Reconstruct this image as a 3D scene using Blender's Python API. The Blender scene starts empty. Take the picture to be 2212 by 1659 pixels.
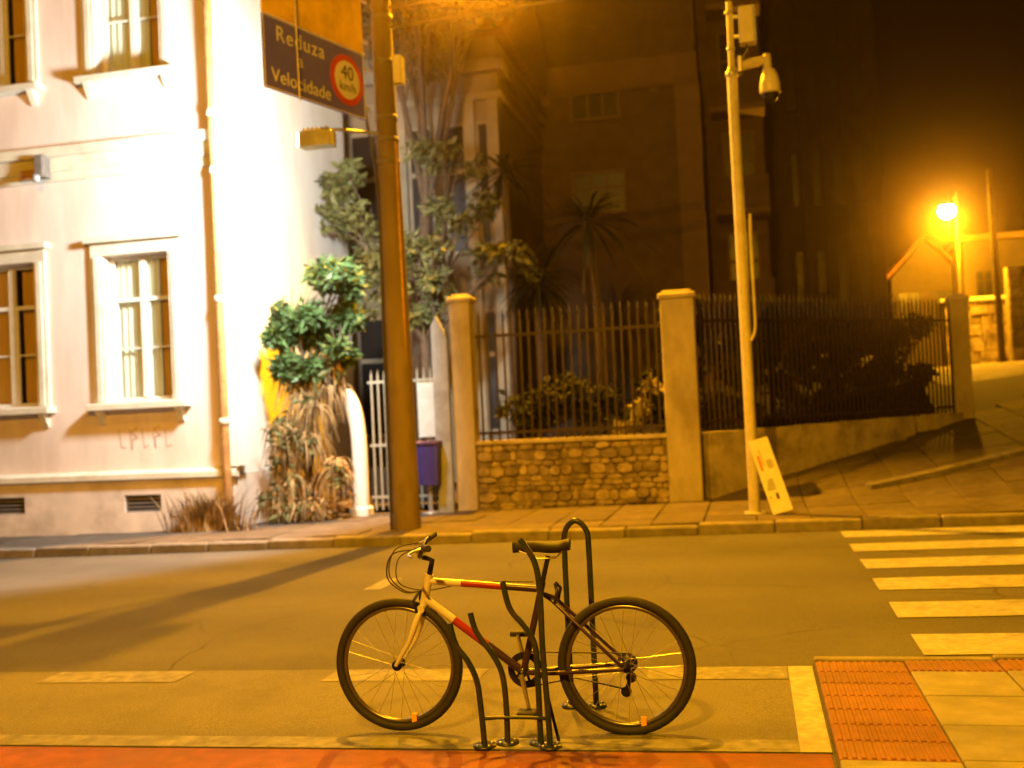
import bpy, math, random
from mathutils import Vector, Matrix

R = math.radians
scene = bpy.context.scene
col = scene.collection

# ------------------------------------------------------------------ camera
YAW, PITCH, ROLL, CAMH, S = 12.5, 1.4, 2.7, 1.57, 0.014      # S: the street climbs gently to the right
FPX, CXP, CYP = 2300.0, 1106.0, 829.5                         # focal length and centre in pixels of a 2212 x 1659 picture
_y, _p, _r = R(YAW), R(PITCH), R(ROLL)
_f = Vector((-math.sin(_y) * math.cos(_p), math.cos(_y) * math.cos(_p), math.sin(_p)))
_r0 = Vector((math.cos(_y), math.sin(_y), 0))
_u0 = _r0.cross(_f)
_up = _u0 * math.cos(_r) + _r0 * math.sin(_r)
_rt = _r0 * math.cos(_r) - _u0 * math.sin(_r)
cam = bpy.data.cameras.new('camera')
cam_ob = bpy.data.objects.new('camera', cam)
col.objects.link(cam_ob)
m = Matrix((_rt, _up, -_f)).transposed().to_4x4()
m.translation = Vector((0, 0, CAMH))
cam_ob.matrix_world = m
cam.sensor_width = 36.0
cam.lens = FPX / 2212 * 36.0
cam.clip_start = 0.05
cam.clip_end = 2000
cam.dof.use_dof = True; cam.dof.focus_distance = 5.3; cam.dof.aperture_fstop = 1.6
scene.camera = cam_ob

def atY(x, y, Y):
    d = _f + _rt * ((x - CXP) / FPX) + _up * ((CYP - y) / FPX)
    return Vector((0, 0, CAMH)) + d * (Y / d.y)

# ------------------------------------------------------------------ world, lamps, exposure
world = bpy.data.worlds.new('World')
scene.world = world
world.use_nodes = True
nt = world.node_tree
nt.nodes.clear()
sky = nt.nodes.new('ShaderNodeTexSky')
sky.sky_type = 'NISHITA'
sky.sun_disc = False
sky.sun_elevation = R(-6)
sky.sun_rotation = R(200)
b1 = nt.nodes.new('ShaderNodeBackground'); b1.inputs['Strength'].default_value = 0.02
b2 = nt.nodes.new('ShaderNodeBackground')                     # sodium glow of the town on the night sky
b2.inputs['Color'].default_value = (0.0105, 0.0033, 0.0004, 1)
b2.inputs['Strength'].default_value = 0.45
ad = nt.nodes.new('ShaderNodeAddShader')
wo = nt.nodes.new('ShaderNodeOutputWorld')
nt.links.new(sky.outputs[0], b1.inputs['Color'])
nt.links.new(b1.outputs[0], ad.inputs[0]); nt.links.new(b2.outputs[0], ad.inputs[1])
nt.links.new(ad.outputs[0], wo.inputs['Surface'])

scene.render.engine = 'CYCLES'
scene.view_settings.view_transform = 'Standard'
scene.view_settings.look = 'None'
scene.view_settings.gamma = 1.0
scene.view_settings.exposure = 0.55
scene.cycles.max_bounces = 6
scene.cycles.diffuse_bounces = 3
scene.cycles.volume_bounces = 0
scene.cycles.sample_clamp_indirect = 3.0

SODIUM = (1.0, 0.40, 0.004)
SODIUM2 = (1.0, 0.42, 0.010)
WHITE = (0.96, 1.0, 0.96)
L_ROAD = Vector((-1.6, -3.2, 8.6))       # lamp on the near pavement, behind the camera
L_ARM = Vector((-2.9, 8.2, 8.6))         # lamp on the long arm of the concrete pole, above the road and above the frame
L_POLE = Vector((-4.12, 16.7, 9.6))     # lamp on the back bracket of the concrete pole, above the frame
L_FLOOD = Vector((-5.42, 12.62, 5.12))   # floodlight on the concrete pole
L_HILL = atY(2045, 455, 33.0)            # lamp at the top of the side street, in view

def lamp(name, kind, loc, power, colr, size=0.12, target=None, cone=150, blend=0.5):
    l = bpy.data.lights.new(name, kind)
    l.energy = power; l.color = colr; l.shadow_soft_size = size
    if kind == 'SPOT':
        l.spot_size = R(cone); l.spot_blend = blend
    o = bpy.data.objects.new(name, l)
    col.objects.link(o); o.location = loc
    if target is not None:
        o.rotation_euler = (Vector(target) - Vector(loc)).to_track_quat('-Z', 'Y').to_euler()
    return o

lamp('arm_lamp_light', 'SPOT', L_ARM + Vector((0, 0, -.2)), 4500, SODIUM, 0.14, (-2.6, 7.0, 0), 140, 0.7)
lamp('road_lamp_light', 'SPOT', L_ROAD + Vector((0, .25, -.22)), 6400, SODIUM2, 0.16, (-0.9, 8.0, 0), 160, 0.5)
lamp('pole_lamp_light', 'SPOT', L_POLE + Vector((0, 0, -.2)), 10500, SODIUM, 0.07, (-4.7, 9.0, 0), 116, 0.5)
lamp('flood_light', 'SPOT', L_FLOOD + Vector((-.03, 0, 0)), 2350, WHITE, 0.30, L_FLOOD + Vector((-1, .50, -.36)), 150, 0.30)
lamp('hill_lamp_light', 'POINT', L_HILL + Vector((0, 0, -.34)), 4200, SODIUM, 0.15)

# ------------------------------------------------------------------ materials
MATS = {}
def mat(name, c, rough=.75, var=.18, scale=5., bump=.15, bscale=60., metal=0., dirt=None, dscale=1.3, spec=.4, rnd=0., emit=None, stretch=None, bdist=.01):
    if name in MATS: return MATS[name]
    mt = bpy.data.materials.new(name); mt.use_nodes = True
    n = mt.node_tree; b = n.nodes['Principled BSDF']
    b.inputs['Roughness'].default_value = rough
    b.inputs['Metallic'].default_value = metal
    b.inputs['Specular IOR Level'].default_value = spec
    geo = n.nodes.new('ShaderNodeNewGeometry')
    pos = geo.outputs['Position']
    if stretch:
        mp = n.nodes.new('ShaderNodeMapping'); mp.inputs['Scale'].default_value = stretch
        n.links.new(pos, mp.inputs['Vector']); pos = mp.outputs[0]
    nz = n.nodes.new('ShaderNodeTexNoise'); nz.inputs['Scale'].default_value = scale; nz.inputs['Detail'].default_value = 6
    n.links.new(pos, nz.inputs['Vector'])
    mx = n.nodes.new('ShaderNodeMix'); mx.data_type = 'RGBA'
    mx.inputs[6].default_value = (*[v * (1 - var) for v in c], 1)
    mx.inputs[7].default_value = (*[min(1, v * (1 + var)) for v in c], 1)
    rm = n.nodes.new('ShaderNodeMapRange'); rm.inputs[1].default_value = .3; rm.inputs[2].default_value = .7
    n.links.new(nz.outputs['Fac'], rm.inputs[0]); n.links.new(rm.outputs[0], mx.inputs[0])
    out = mx.outputs[2]
    if dirt:
        n2 = n.nodes.new('ShaderNodeTexNoise'); n2.inputs['Scale'].default_value = dscale; n2.inputs['Detail'].default_value = 8
        n2.inputs['Roughness'].default_value = .65
        n.links.new(pos, n2.inputs['Vector'])
        r2 = n.nodes.new('ShaderNodeMapRange'); r2.inputs[1].default_value = .47; r2.inputs[2].default_value = .68; r2.inputs[4].default_value = .75
        n.links.new(n2.outputs['Fac'], r2.inputs[0])
        m2 = n.nodes.new('ShaderNodeMix'); m2.data_type = 'RGBA'; m2.inputs[7].default_value = (*dirt, 1)
        n.links.new(r2.outputs[0], m2.inputs[0]); n.links.new(out, m2.inputs[6]); out = m2.outputs[2]
    if rnd:
        oi = n.nodes.new('ShaderNodeObjectInfo')
        r3 = n.nodes.new('ShaderNodeMapRange'); r3.inputs[3].default_value = 1 - rnd; r3.inputs[4].default_value = 1 + rnd
        n.links.new(oi.outputs['Random'], r3.inputs[0])
        hs = n.nodes.new('ShaderNodeHueSaturation')
        n.links.new(r3.outputs[0], hs.inputs['Value']); n.links.new(out, hs.inputs['Color']); out = hs.outputs[0]
    n.links.new(out, b.inputs['Base Color'])
    if bump:
        n4 = n.nodes.new('ShaderNodeTexNoise'); n4.inputs['Scale'].default_value = bscale; n4.inputs['Detail'].default_value = 5
        n.links.new(geo.outputs['Position'], n4.inputs['Vector'])
        bp = n.nodes.new('ShaderNodeBump'); bp.inputs['Strength'].default_value = bump; bp.inputs['Distance'].default_value = bdist
        n.links.new(n4.outputs['Fac'], bp.inputs['Height']); n.links.new(bp.outputs[0], b.inputs['Normal'])
    if emit:
        b.inputs['Emission Color'].default_value = (*emit[0], 1); b.inputs['Emission Strength'].default_value = emit[1]
    MATS[name] = mt
    return mt

ASPHALT = mat('asphalt', (.092, .088, .080), .85, .45, 130, .7, 240, dirt=(.058, .055, .050), dscale=.55)
def cracks(mt, amount):                                             # worn cracks and tyre-polished bands in the road surface
    n = mt.node_tree; b = n.nodes['Principled BSDF']; src = b.inputs['Base Color'].links[0].from_socket
    geo = n.nodes.new('ShaderNodeNewGeometry')
    nz = n.nodes.new('ShaderNodeTexNoise'); nz.inputs['Scale'].default_value = 1.6; nz.inputs['Detail'].default_value = 6
    ad_ = n.nodes.new('ShaderNodeMix'); ad_.data_type = 'VECTOR'; ad_.inputs[0].default_value = .22
    n.links.new(geo.outputs['Position'], nz.inputs['Vector']); n.links.new(geo.outputs['Position'], ad_.inputs[4]); n.links.new(nz.outputs['Color'], ad_.inputs[5])
    vo = n.nodes.new('ShaderNodeTexVoronoi'); vo.feature = 'DISTANCE_TO_EDGE'; vo.inputs['Scale'].default_value = .55
    n.links.new(ad_.outputs[1], vo.inputs['Vector'])
    r1 = n.nodes.new('ShaderNodeMapRange'); r1.inputs[1].default_value = .0; r1.inputs[2].default_value = .008; r1.inputs[3].default_value = 1; r1.inputs[4].default_value = 0
    n.links.new(vo.outputs['Distance'], r1.inputs[0])
    n2 = n.nodes.new('ShaderNodeTexNoise'); n2.inputs['Scale'].default_value = .5; n.links.new(geo.outputs['Position'], n2.inputs['Vector'])
    r2 = n.nodes.new('ShaderNodeMapRange'); r2.inputs[1].default_value = .46; r2.inputs[2].default_value = .6; r2.inputs[4].default_value = amount
    n.links.new(n2.outputs['Fac'], r2.inputs[0])
    mu = n.nodes.new('ShaderNodeMath'); mu.operation = 'MULTIPLY'; n.links.new(r1.outputs[0], mu.inputs[0]); n.links.new(r2.outputs[0], mu.inputs[1])
    wv = n.nodes.new('ShaderNodeTexWave'); wv.bands_direction = 'Y'; wv.inputs['Scale'].default_value = .18; wv.inputs['Distortion'].default_value = 1.2
    n.links.new(geo.outputs['Position'], wv.inputs['Vector'])
    m0 = n.nodes.new('ShaderNodeMix'); m0.data_type = 'RGBA'; m0.blend_type = 'MULTIPLY'; m0.inputs[7].default_value = (.80, .80, .80, 1)
    n.links.new(wv.outputs['Fac'], m0.inputs[0]); n.links.new(src, m0.inputs[6])
    m1 = n.nodes.new('ShaderNodeMix'); m1.data_type = 'RGBA'; m1.inputs[7].default_value = (.02, .019, .017, 1)
    n.links.new(mu.outputs[0], m1.inputs[0]); n.links.new(m0.outputs[2], m1.inputs[6]); n.links.new(m1.outputs[2], b.inputs['Base Color'])
cracks(ASPHALT, .8)
BAYTAR = mat('bay asphalt', (.135, .128, .110), .85, .40, 120, .7, 220, dirt=(.082, .077, .068), dscale=.9)
PAINT = mat('road paint', (.31, .30, .28), .65, .2, 20, .4, 160, dirt=(.17, .165, .15), dscale=6)
OLDPAINT = mat('worn road paint', (.172, .167, .155), .75, .35, 14, .4, 160, dirt=(.11, .105, .095), dscale=4)
REDPAINT = mat('red lane paint', (.17, .045, .017), .75, .25, 10, .5, 190, dirt=(.12, .05, .025), dscale=2)
CONC = mat('concrete', (.20, .19, .17), .85, .2, 6, .35, 90, dirt=(.15, .14, .12), dscale=2, rnd=.08)
SLAB = mat('paving slab', (.095, .076, .058), .88, .25, 7, .45, 110, dirt=(.065, .05, .04), dscale=2.2, rnd=.16)
BED = mat('joint bed', (.05, .045, .04), .95, .2, 8, .3, 60)
TACT = mat('tactile tile', (.175, .073, .026), .75, .2, 9, .35, 130, dirt=(.13, .065, .035), dscale=4, rnd=.14)
KERB = mat('kerb stone', (.17, .15, .125), .85, .22, 8, .4, 70, dirt=(.09, .08, .07), dscale=3.2, rnd=.12)
PLASTER = mat('pink white plaster', (.72, .62, .56), .85, .08, 3, .12, 50, dirt=(.60, .49, .41), dscale=1.1, stretch=(1.4, 1.4, .35))
WHITEWALL = mat('white plaster', (.80, .78, .73), .85, .06, 3, .12, 50, dirt=(.72, .67, .58), dscale=1.0, stretch=(1.4, 1.4, .35))
TRIM = mat('cream trim', (.66, .63, .52), .7, .08, 5, .08, 60, dirt=(.5, .45, .34), dscale=2)
PLINTH = mat('plinth plaster', (.66, .57, .50), .85, .1, 4, .2, 50, dirt=(.36, .29, .22), dscale=1.3)
WOODW = mat('painted sash', (.70, .70, .62), .5, .06, 8, .05, 80)
CURT = mat('pale curtain', (.74, .76, .66), .9, .12, 30, .2, 60, stretch=(1, 1, .05))
AMBER = mat('amber curtain', (.62, .38, .08), .8, .15, 30, .2, 60, stretch=(1, 1, .05))
DARKROOM = mat('dark room', (.06, .045, .035), .9, .2, 3, 0)
PIPE = mat('rusty downpipe', (.42, .23, .08), .6, .25, 12, .15, 80, dirt=(.25, .12, .04), dscale=4)
VENT = mat('vent iron', (.16, .14, .12), .7, .2, 12, .1)
POLEC = mat('pole concrete', (.16, .12, .075), .85, .2, 10, .45, 70, dirt=(.09, .065, .04), dscale=2.5, stretch=(1, 1, .3))
STEEL = mat('galvanised steel', (.45, .44, .41), .45, .12, 12, .06, 80, metal=.5, dirt=(.30, .28, .24), dscale=5)
POLEPAINT = mat('cream pole paint', (.52, .48, .38), .5, .1, 10, .08, 70, dirt=(.36, .31, .22), dscale=3)
IRON = mat('dark iron', (.035, .025, .018), .5, .25, 18, .1, 90, metal=.3, dirt=(.07, .035, .015), dscale=7)
GATEP = mat('pale gate paint', (.33, .31, .24), .55, .12, 12, .08, 80, dirt=(.3, .26, .17), dscale=5)
BLACK = mat('black rubber', (.02, .019, .018), .7, .2, 30, .15, 120)
BLACKM = mat('black metal', (.022, .021, .022), .35, .2, 30, .04, 120, metal=.4)
GREENM = mat('dark green rack paint', (.018, .028, .018), .35, .25, 20, .08, 90, dirt=(.06, .04, .02), dscale=9)
CHROME = mat('bright alloy', (.62, .61, .60), .28, .08, 30, .02, 90, metal=.9)
BWHITE = mat('bicycle white', (.52, .50, .60), .3, .05, 20, 0)
BRED = mat('bicycle red', (.26, .02, .02), .28, .1, 20, 0)
BPURP = mat('bicycle dark purple', (.035, .018, .05), .28, .1, 20, 0)
STONE = mat('rubble stone', (.33, .27, .18), .9, .35, 9, .7, 45, dirt=(.07, .05, .035), dscale=2.2, rnd=.35, bdist=.02)
MORTAR = mat('mortar', (.17, .135, .09), .95, .25, 9, .5, 60)
PILLAR = mat('pillar plaster', (.44, .39, .28), .88, .14, 5, .3, 50, dirt=(.24, .19, .12), dscale=1.8, stretch=(1, 1, .5))
LOWWALL = mat('low wall plaster', (.46, .40, .30), .9, .2, 5, .4, 40, dirt=(.12, .10, .075), dscale=1.8)
GREYP = mat('grey paint', (.30, .32, .33), .6, .12, 8, .1, 60, dirt=(.2, .2, .19), dscale=3)
BINP = mat('purple plastic', (.05, .032, .16), .5, .12, 9, .05, 60)
BOARDW = mat('white board', (.62, .61, .57), .6, .06, 10, .04, 60, dirt=(.5, .46, .38), dscale=3)
SIGNBLUE = mat('sign blue', (.11, .10, .85), .45, .08, 6, .02, 40, dirt=(.13,.12,.6), dscale=2)
SIGNYEL = mat('sign yellow', (.90, .58, .02), .5, .08, 6, .02, 40, dirt=(.55, .33, .02), dscale=2)
SIGNW = mat('sign white', (.75, .74, .70), .5, .05, 8, 0)
SIGNR = mat('sign red', (.55, .03, .02), .45, .08, 8, 0)
INK = mat('black ink', (.02, .02, .02), .6, .1, 8, 0)
REDINK = mat('red ink', (.55, .03, .02), .6, .1, 8, 0)
GREYINK = mat('grey ink', (.22, .21, .21), .6, .1, 8, 0)
SCRAWL = mat('spray paint', (.45, .32, .27), .7, .25, 20, 0)
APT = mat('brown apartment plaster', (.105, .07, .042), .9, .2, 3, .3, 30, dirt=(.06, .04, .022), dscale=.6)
APTT = mat('apartment trim', (.16, .105, .055), .9, .12, 3, .2, 30)
OLDH = mat('old house plaster', (.26, .205, .13), .9, .14, 3, .2, 30, dirt=(.24, .18, .11), dscale=.8, stretch=(1, 1, .3))
OLDT = mat('old house pilaster', (.33, .27, .18), .9, .12, 3, .2, 30)
ROOF = mat('clay roof', (.22, .09, .05), .9, .2, 6, .3, 30)
GLASSD = mat('dark window glass', (.010, .010, .010), .35, .1, 3, 0)
SOIL = mat('garden soil', (.06, .045, .03), .95, .3, 6, .6, 25)
BARK = mat('bark', (.10, .07, .045), .95, .3, 14, .7, 40)
LEAFG = mat('green leaves', (.065, .12, .035), .55, .45, 3.5, 0)
LEAFO = mat('olive leaves', (.10, .105, .03), .6, .4, 2.5, 0)
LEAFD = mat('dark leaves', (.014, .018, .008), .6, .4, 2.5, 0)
DRY = mat('dry brown leaves', (.29, .19, .08), .85, .6, 5, 0)
PALEF = mat('pale leaves', (.30, .26, .13), .8, .3, 5, 0)
HILLW = mat('hill house wall', (.075, .058, .035), .9, .12, 3, .2, 30, dirt=(.07, .055, .03), dscale=.8)
CABLE = mat('cable', (.03, .025, .02), .7, .1, 8, 0)
def glassmat():
    mt = bpy.data.materials.new('window pane'); mt.use_nodes = True
    n = mt.node_tree; n.nodes.clear()
    o = n.nodes.new('ShaderNodeOutputMaterial'); g = n.nodes.new('ShaderNodeBsdfGlossy'); t = n.nodes.new('ShaderNodeBsdfTransparent')
    g.inputs['Roughness'].default_value = .06; t.inputs['Color'].default_value = (.90, .94, .90, 1)
    mx = n.nodes.new('ShaderNodeMixShader'); mx.inputs[0].default_value = .09
    n.links.new(t.outputs[0], mx.inputs[1]); n.links.new(g.outputs[0], mx.inputs[2]); n.links.new(mx.outputs[0], o.inputs['Surface'])
    return mt
PANE = glassmat()
BULB = mat('sodium bulb', (1, .8, .4), .5, 0, 3, 0, emit=((1.0, .66, .16), 90))
LENS = mat('flood lens', (1, 1, 1), .5, 0, 3, 0, emit=((1.0, .97, .86), 25))

# ------------------------------------------------------------------ mesh helpers
class MB:
    def __init__(s): s.v, s.f, s.sm = [], [], []
    def add(s, vs, fs, smooth=False):
        o = len(s.v); s.v += [tuple(v) for v in vs]
        s.f += [tuple(i + o for i in f) for f in fs]; s.sm += [smooth] * len(fs)
        return s
    def box(s, x0, x1, y0, y1, z0, z1, mtx=None):
        vs = [Vector((x, y, z)) for z in (z0, z1) for y in (y0, y1) for x in (x0, x1)]
        if mtx: vs = [mtx @ v for v in vs]
        return s.add(vs, [(0, 2, 3, 1), (4, 5, 7, 6), (0, 1, 5, 4), (2, 6, 7, 3), (0, 4, 6, 2), (1, 3, 7, 5)])
    def bevbox(s, x0, x1, y0, y1, z0, z1, b=.01, mtx=None):      # box with chamfered vertical and top edges
        def ring(i, z): return [(x0 + i, y0, z), (x1 - i, y0, z), (x1, y0 + i, z), (x1, y1 - i, z), (x1 - i, y1, z), (x0 + i, y1, z), (x0, y1 - i, z), (x0, y0 + i, z)]
        top = [(x0 + b, y0 + b, z1), (x1 - b, y0 + b, z1), (x1 - b, y1 - b, z1), (x0 + b, y1 - b, z1)]
        vs = [Vector(v) for v in ring(b, z0) + ring(b, z1 - b) + top]
        if mtx: vs = [mtx @ v for v in vs]
        fs = [(i, (i + 1) % 8, 8 + (i + 1) % 8, 8 + i) for i in range(8)]
        fs += [(8, 9, 17, 16), (9, 10, 17), (10, 11, 18, 17), (11, 12, 18), (12, 13, 19, 18), (13, 14, 19), (14, 15, 16, 19), (15, 8, 16), (16, 17, 18, 19), (7, 6, 5, 4, 3, 2, 1, 0)]
        return s.add(vs, fs)
    def tube(s, path, r, n=10, cap=True, smooth=True):
        path = [Vector(p) for p in path]; k = len(path)
        rs = r if isinstance(r, (list, tuple)) else [r] * k
        t0 = (path[1] - path[0]).normalized()
        ref = Vector((0, 0, 1)) if abs(t0.z) < .9 else Vector((0, 1, 0))
        side = t0.cross(ref).normalized(); vs = []
        for i, p in enumerate(path):
            t = (path[min(i + 1, k - 1)] - path[max(i - 1, 0)]).normalized()
            side = (side - t * side.dot(t)).normalized(); up = t.cross(side)
            for j in range(n):
                a = 2 * math.pi * j / n
                vs.append(p + (side * math.cos(a) + up * math.sin(a)) * rs[i])
        fs = [(i * n + j, i * n + (j + 1) % n, (i + 1) * n + (j + 1) % n, (i + 1) * n + j) for i in range(k - 1) for j in range(n)]
        s.add(vs, fs, smooth)
        if cap: s.add(vs[:n], [tuple(range(n))[::-1]]); s.add(vs[-n:], [tuple(range(n))])
        return s
    def lathe(s, prof, c=(0, 0, 0), axis='z', n=20, smooth=True):
        c = Vector(c); vs = []
        for (r, h) in prof:
            for j in range(n):
                a = 2 * math.pi * j / n; x, y = r * math.cos(a), r * math.sin(a)
                vs.append(c + (Vector((x, y, h)) if axis == 'z' else Vector((x, h, y)) if axis == 'y' else Vector((h, x, y))))
        k = len(prof)
        return s.add(vs, [(i * n + j, i * n + (j + 1) % n, (i + 1) * n + (j + 1) % n, (i + 1) * n + j) for i in range(k - 1) for j in range(n)], smooth)
    def torus(s, c, Rr, r, n=48, k=10, axis='y'):
        c = Vector(c); vs = []
        for i in range(n):
            a = 2 * math.pi * i / n
            for j in range(k):
                b = 2 * math.pi * j / k; q = Rr + r * math.cos(b)
                vs.append(c + Vector((q * math.cos(a), r * math.sin(b), q * math.sin(a))))
        return s.add(vs, [(i * k + j, ((i + 1) % n) * k + j, ((i + 1) % n) * k + (j + 1) % k, i * k + (j + 1) % k) for i in range(n) for j in range(k)], True)
    def prism(s, pts, d):        # polygon extruded by vector d
        pts = [Vector(p) for p in pts]; d = Vector(d); n = len(pts)
        return s.add(pts + [p + d for p in pts], [tuple(range(n))[::-1], tuple(range(n, 2 * n))] + [(i, (i + 1) % n, n + (i + 1) % n, n + i) for i in range(n)])
    def mesh(s, name, mt):
        me = bpy.data.meshes.new(name); me.from_pydata(s.v, [], s.f)
        me.polygons.foreach_set('use_smooth', s.sm); me.materials.append(mt); me.update()
        return me
    def build(s, name, mt, parent=None, origin=None):
        if parent is not None: o0 = wloc(parent)
        elif origin is not None: o0 = Vector(origin)
        else: o0 = Vector((0, 0, 0))
        s.v = [tuple(Vector(v) - o0) for v in s.v]
        o = bpy.data.objects.new(name, s.mesh(name, mt)); col.objects.link(o)
        if parent is not None: o.parent = parent
        else: o.location = o0
        return o

def wloc(o):                       # world location of an unrotated parent chain
    v = Vector((0, 0, 0))
    while o is not None: v += o.location; o = o.parent
    return v
def tag(o, label=None, cat=None, group=None, kind=None):
    if label: o['label'] = label
    if cat: o['category'] = cat
    if group: o['group'] = group
    if kind: o['kind'] = kind
    return o
def thing(name, label, cat, loc, group=None):
    o = bpy.data.objects.new(name, None); col.objects.link(o); o.location = loc
    o.empty_display_size = .1
    return tag(o, label, cat, group)
def inst(name, me, loc, parent, rot=None):
    o = bpy.data.objects.new(name, me); col.objects.link(o); o.parent = parent
    o.location = Vector(loc) - wloc(parent)
    if rot: o.rotation_euler = rot
    return o
def smooth(pts, sub=6):            # Catmull-Rom
    pts = [Vector(p) for p in pts]; P = [pts[0]] + pts + [pts[-1]]; out = []
    for i in range(1, len(P) - 2):
        for k in range(sub):
            t = k / sub; a, b, c, d = P[i - 1], P[i], P[i + 1], P[i + 2]
            out.append(.5 * ((2 * b) + (c - a) * t + (2 * a - 5 * b + 4 * c - d) * t * t + (3 * b - a - 3 * c + d) * t ** 3))
    return out + [pts[-1]]
def sstep(a, b, x):
    t = min(1, max(0, (x - a) / (b - a))); return t * t * (3 - 2 * t)

FD = Vector((.743, .669, 0)); F0 = Vector((-.72, 16.15, 0))          # direction and start of the fence along the side street
def G(x, y):                                                          # far pavement and the side street climbing the hill
    t = (x - F0.x) * FD.x + (y - F0.y) * FD.y
    ramp = .15 * max(0, t)
    ramp = ramp if ramp < 1.7 else 2.15 - .45 * math.exp(-(ramp - 1.7) / .45)
    return S * x + .13 + ramp * sstep(12.9, 16.5, y)

# ------------------------------------------------------------------ ground, road, pavements
MB().box(-500, 500, -300, 700, -2.2, -1.6).build('ground', SOIL)['kind'] = 'structure'
def sheet(name, x0, x1, y0, y1, z, mt, parent=None, nx=2, ny=2, zf=None):
    b = MB(); vs = []
    for j in range(ny):
        for i in range(nx):
            x = x0 + (x1 - x0) * i / (nx - 1); y = y0 + (y1 - y0) * j / (ny - 1)
            vs.append((x, y, (zf(x, y) if zf else S * x) + z))
    b.add(vs, [(j * nx + i, j * nx + i + 1, (j + 1) * nx + i + 1, (j + 1) * nx + i) for j in range(ny - 1) for i in range(nx - 1)], True)
    o = b.build(name, mt, parent)
    if parent is None: o['kind'] = 'structure'
    return o
road = sheet('road', -60, 60, 4.3, 12.78, 0, ASPHALT)
cyc = sheet('cycle_lane', -60, .27, 2.6, 4.85, 0.004, REDPAINT)
sheet('lane_base', -60, 60, -30, 4.5, -0.004, ASPHALT)
bay = sheet('parking_bay', -60, .27, 4.855, 6.42, 0.004, BAYTAR)
nearp = sheet('near_pavement', -60, 60, -30, 2.45, 0.12, CONC)
MB().prism([(-60, 2.45, S * -60 - .3), (60, 2.45, S * 60 - .3), (60, 2.45, S * 60 + .12), (-60, 2.45, S * -60 + .12)], (0, .15, 0)).build('near_kerb', KERB)['kind'] = 'structure'

random.seed(7)
# zebra stripes: slightly uneven edges
for k in range(6):
    y0 = 6.66 + k * 1.08 + (.02 if k else 0); b = MB(); n = 26; vs = []
    for i in range(n + 1):
        x = .93 + i * (7.0 / n)
        vs += [(x + random.uniform(-.012, .012) * (i == 0), y0 + random.uniform(-.008, .008), S * x + .006), (x, y0 + .56 + random.uniform(-.008, .008), S * x + .006)]
    b.add(vs, [(2 * i, 2 * i + 2, 2 * i + 3, 2 * i + 1) for i in range(n)])
    b.build('crosswalk_stripe', PAINT, road)
for k in range(8):                                              # dashes along the outer edge of the bay
    x0 = -.66 - k * 1.98
    sheet('lane_dash', x0, x0 + (.99 if k else .79), 6.12, 6.40, .008, OLDPAINT, bay)
sheet('lane_line', .14, .275, 4.86, 6.40, .009, PAINT, bay)
sheet('lane_line', -60, .138, 4.86, 5.03, .009, OLDPAINT, bay)
sheet('paint_mark', -3.62, -3.44, 9.45, 10.1, .005, OLDPAINT, road)

# island of paving at the crossing: tiles, tactile tiles
island = MB().prism([(.285, 2.7, S * .3 - .1), (9, 2.7, S * 9 - .1), (9, 6.45, S * 9 - .1), (.285, 6.45, S * .3 - .1)], (0, 0, .118)).build('crossing_pavement', BED)
island['kind'] = 'structure'
tiles = MB().bevbox(0, .478, 0, .478, 0, .030, .006).mesh('concrete_tile', CONC)
tb = MB().bevbox(0, .478, 0, .238, 0, .026, .004)
for i in range(12): tb.bevbox(.012 + i * .0387, .012 + i * .0387 + .022, .008, .230, .026, .0325, .003)
tact = tb.mesh('tactile_tile', TACT)
for i in range(8):
    for j in range(7):
        x = .292 + i * .484; y = 2.72 + j * .242 * 2
        if i == 0 and y > 4.5: continue
        if y > 5.55: continue
        inst('concrete_tile', tiles, (x, y, S * x + .018), island)
for j in range(7): inst('tactile_tile', tact, (.292, 4.66 + j * .2415, S * .3 + .019), island)
for i in range(1, 8):
    inst('concrete_tile', tiles, (.292 + i * .484, 5.622, S * .5 + .018 + S * i * .484), island)
    inst('tactile_tile', tact, (.292 + i * .484, 6.105 - .0, S * .5 + .019 + S * i * .484), island)
for i in range(0, 9):
    me = MB().bevbox(0, .958, 0, .075, 0, .045, .008).mesh('edging_stone', KERB) if i == 0 else me
    inst('edging_stone', me, (.288 + i * .963, 6.352, S * (.288 + i * .963) + .016), island)

# far kerb and pavement
pave = sheet('pavement', -40, 30, 12.93, 50, -.045, BED, None, 71, 75, G)
kerb = tag(MB().prism([(-40, 12.80, S * -40 - .4), (3.6, 12.80, S * 3.6 - .4), (3.6, 12.80, S * 3.6 + .07), (-40, 12.80, S * -40 + .07)], (0, .12, 0)).build('kerb', MORTAR), kind='structure')
random.seed(11)
x = -14.0
while x < 3.9:
    w = random.uniform(.82, .98); dz = random.uniform(-.014, .012)
    b = MB().bevbox(x, x + w - .012, 12.76 + random.uniform(-.008, .008), 12.955, S * x - .15, S * x + .128 + dz, .018)
    b.build('kerb_stone', KERB, kerb); x += w
kerb2 = tag(MB().prism([(3.9, 12.76, S * 3.9 - .4), (30, 12.76, .05), (30, 12.76, .55), (3.9, 12.76, S * 3.9 + .125)], (0, .18, 0)).build('kerb_run', KERB), kind='structure')
def fence_side(x, y):             # >0 on the street side of the walls
    if x < -7.5: return 14.5 - y
    if x < -.72: return 15.75 - y
    return ((x - F0.x) * FD.y - (y - F0.y) * FD.x)
random.seed(5)
sw = .63
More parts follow.
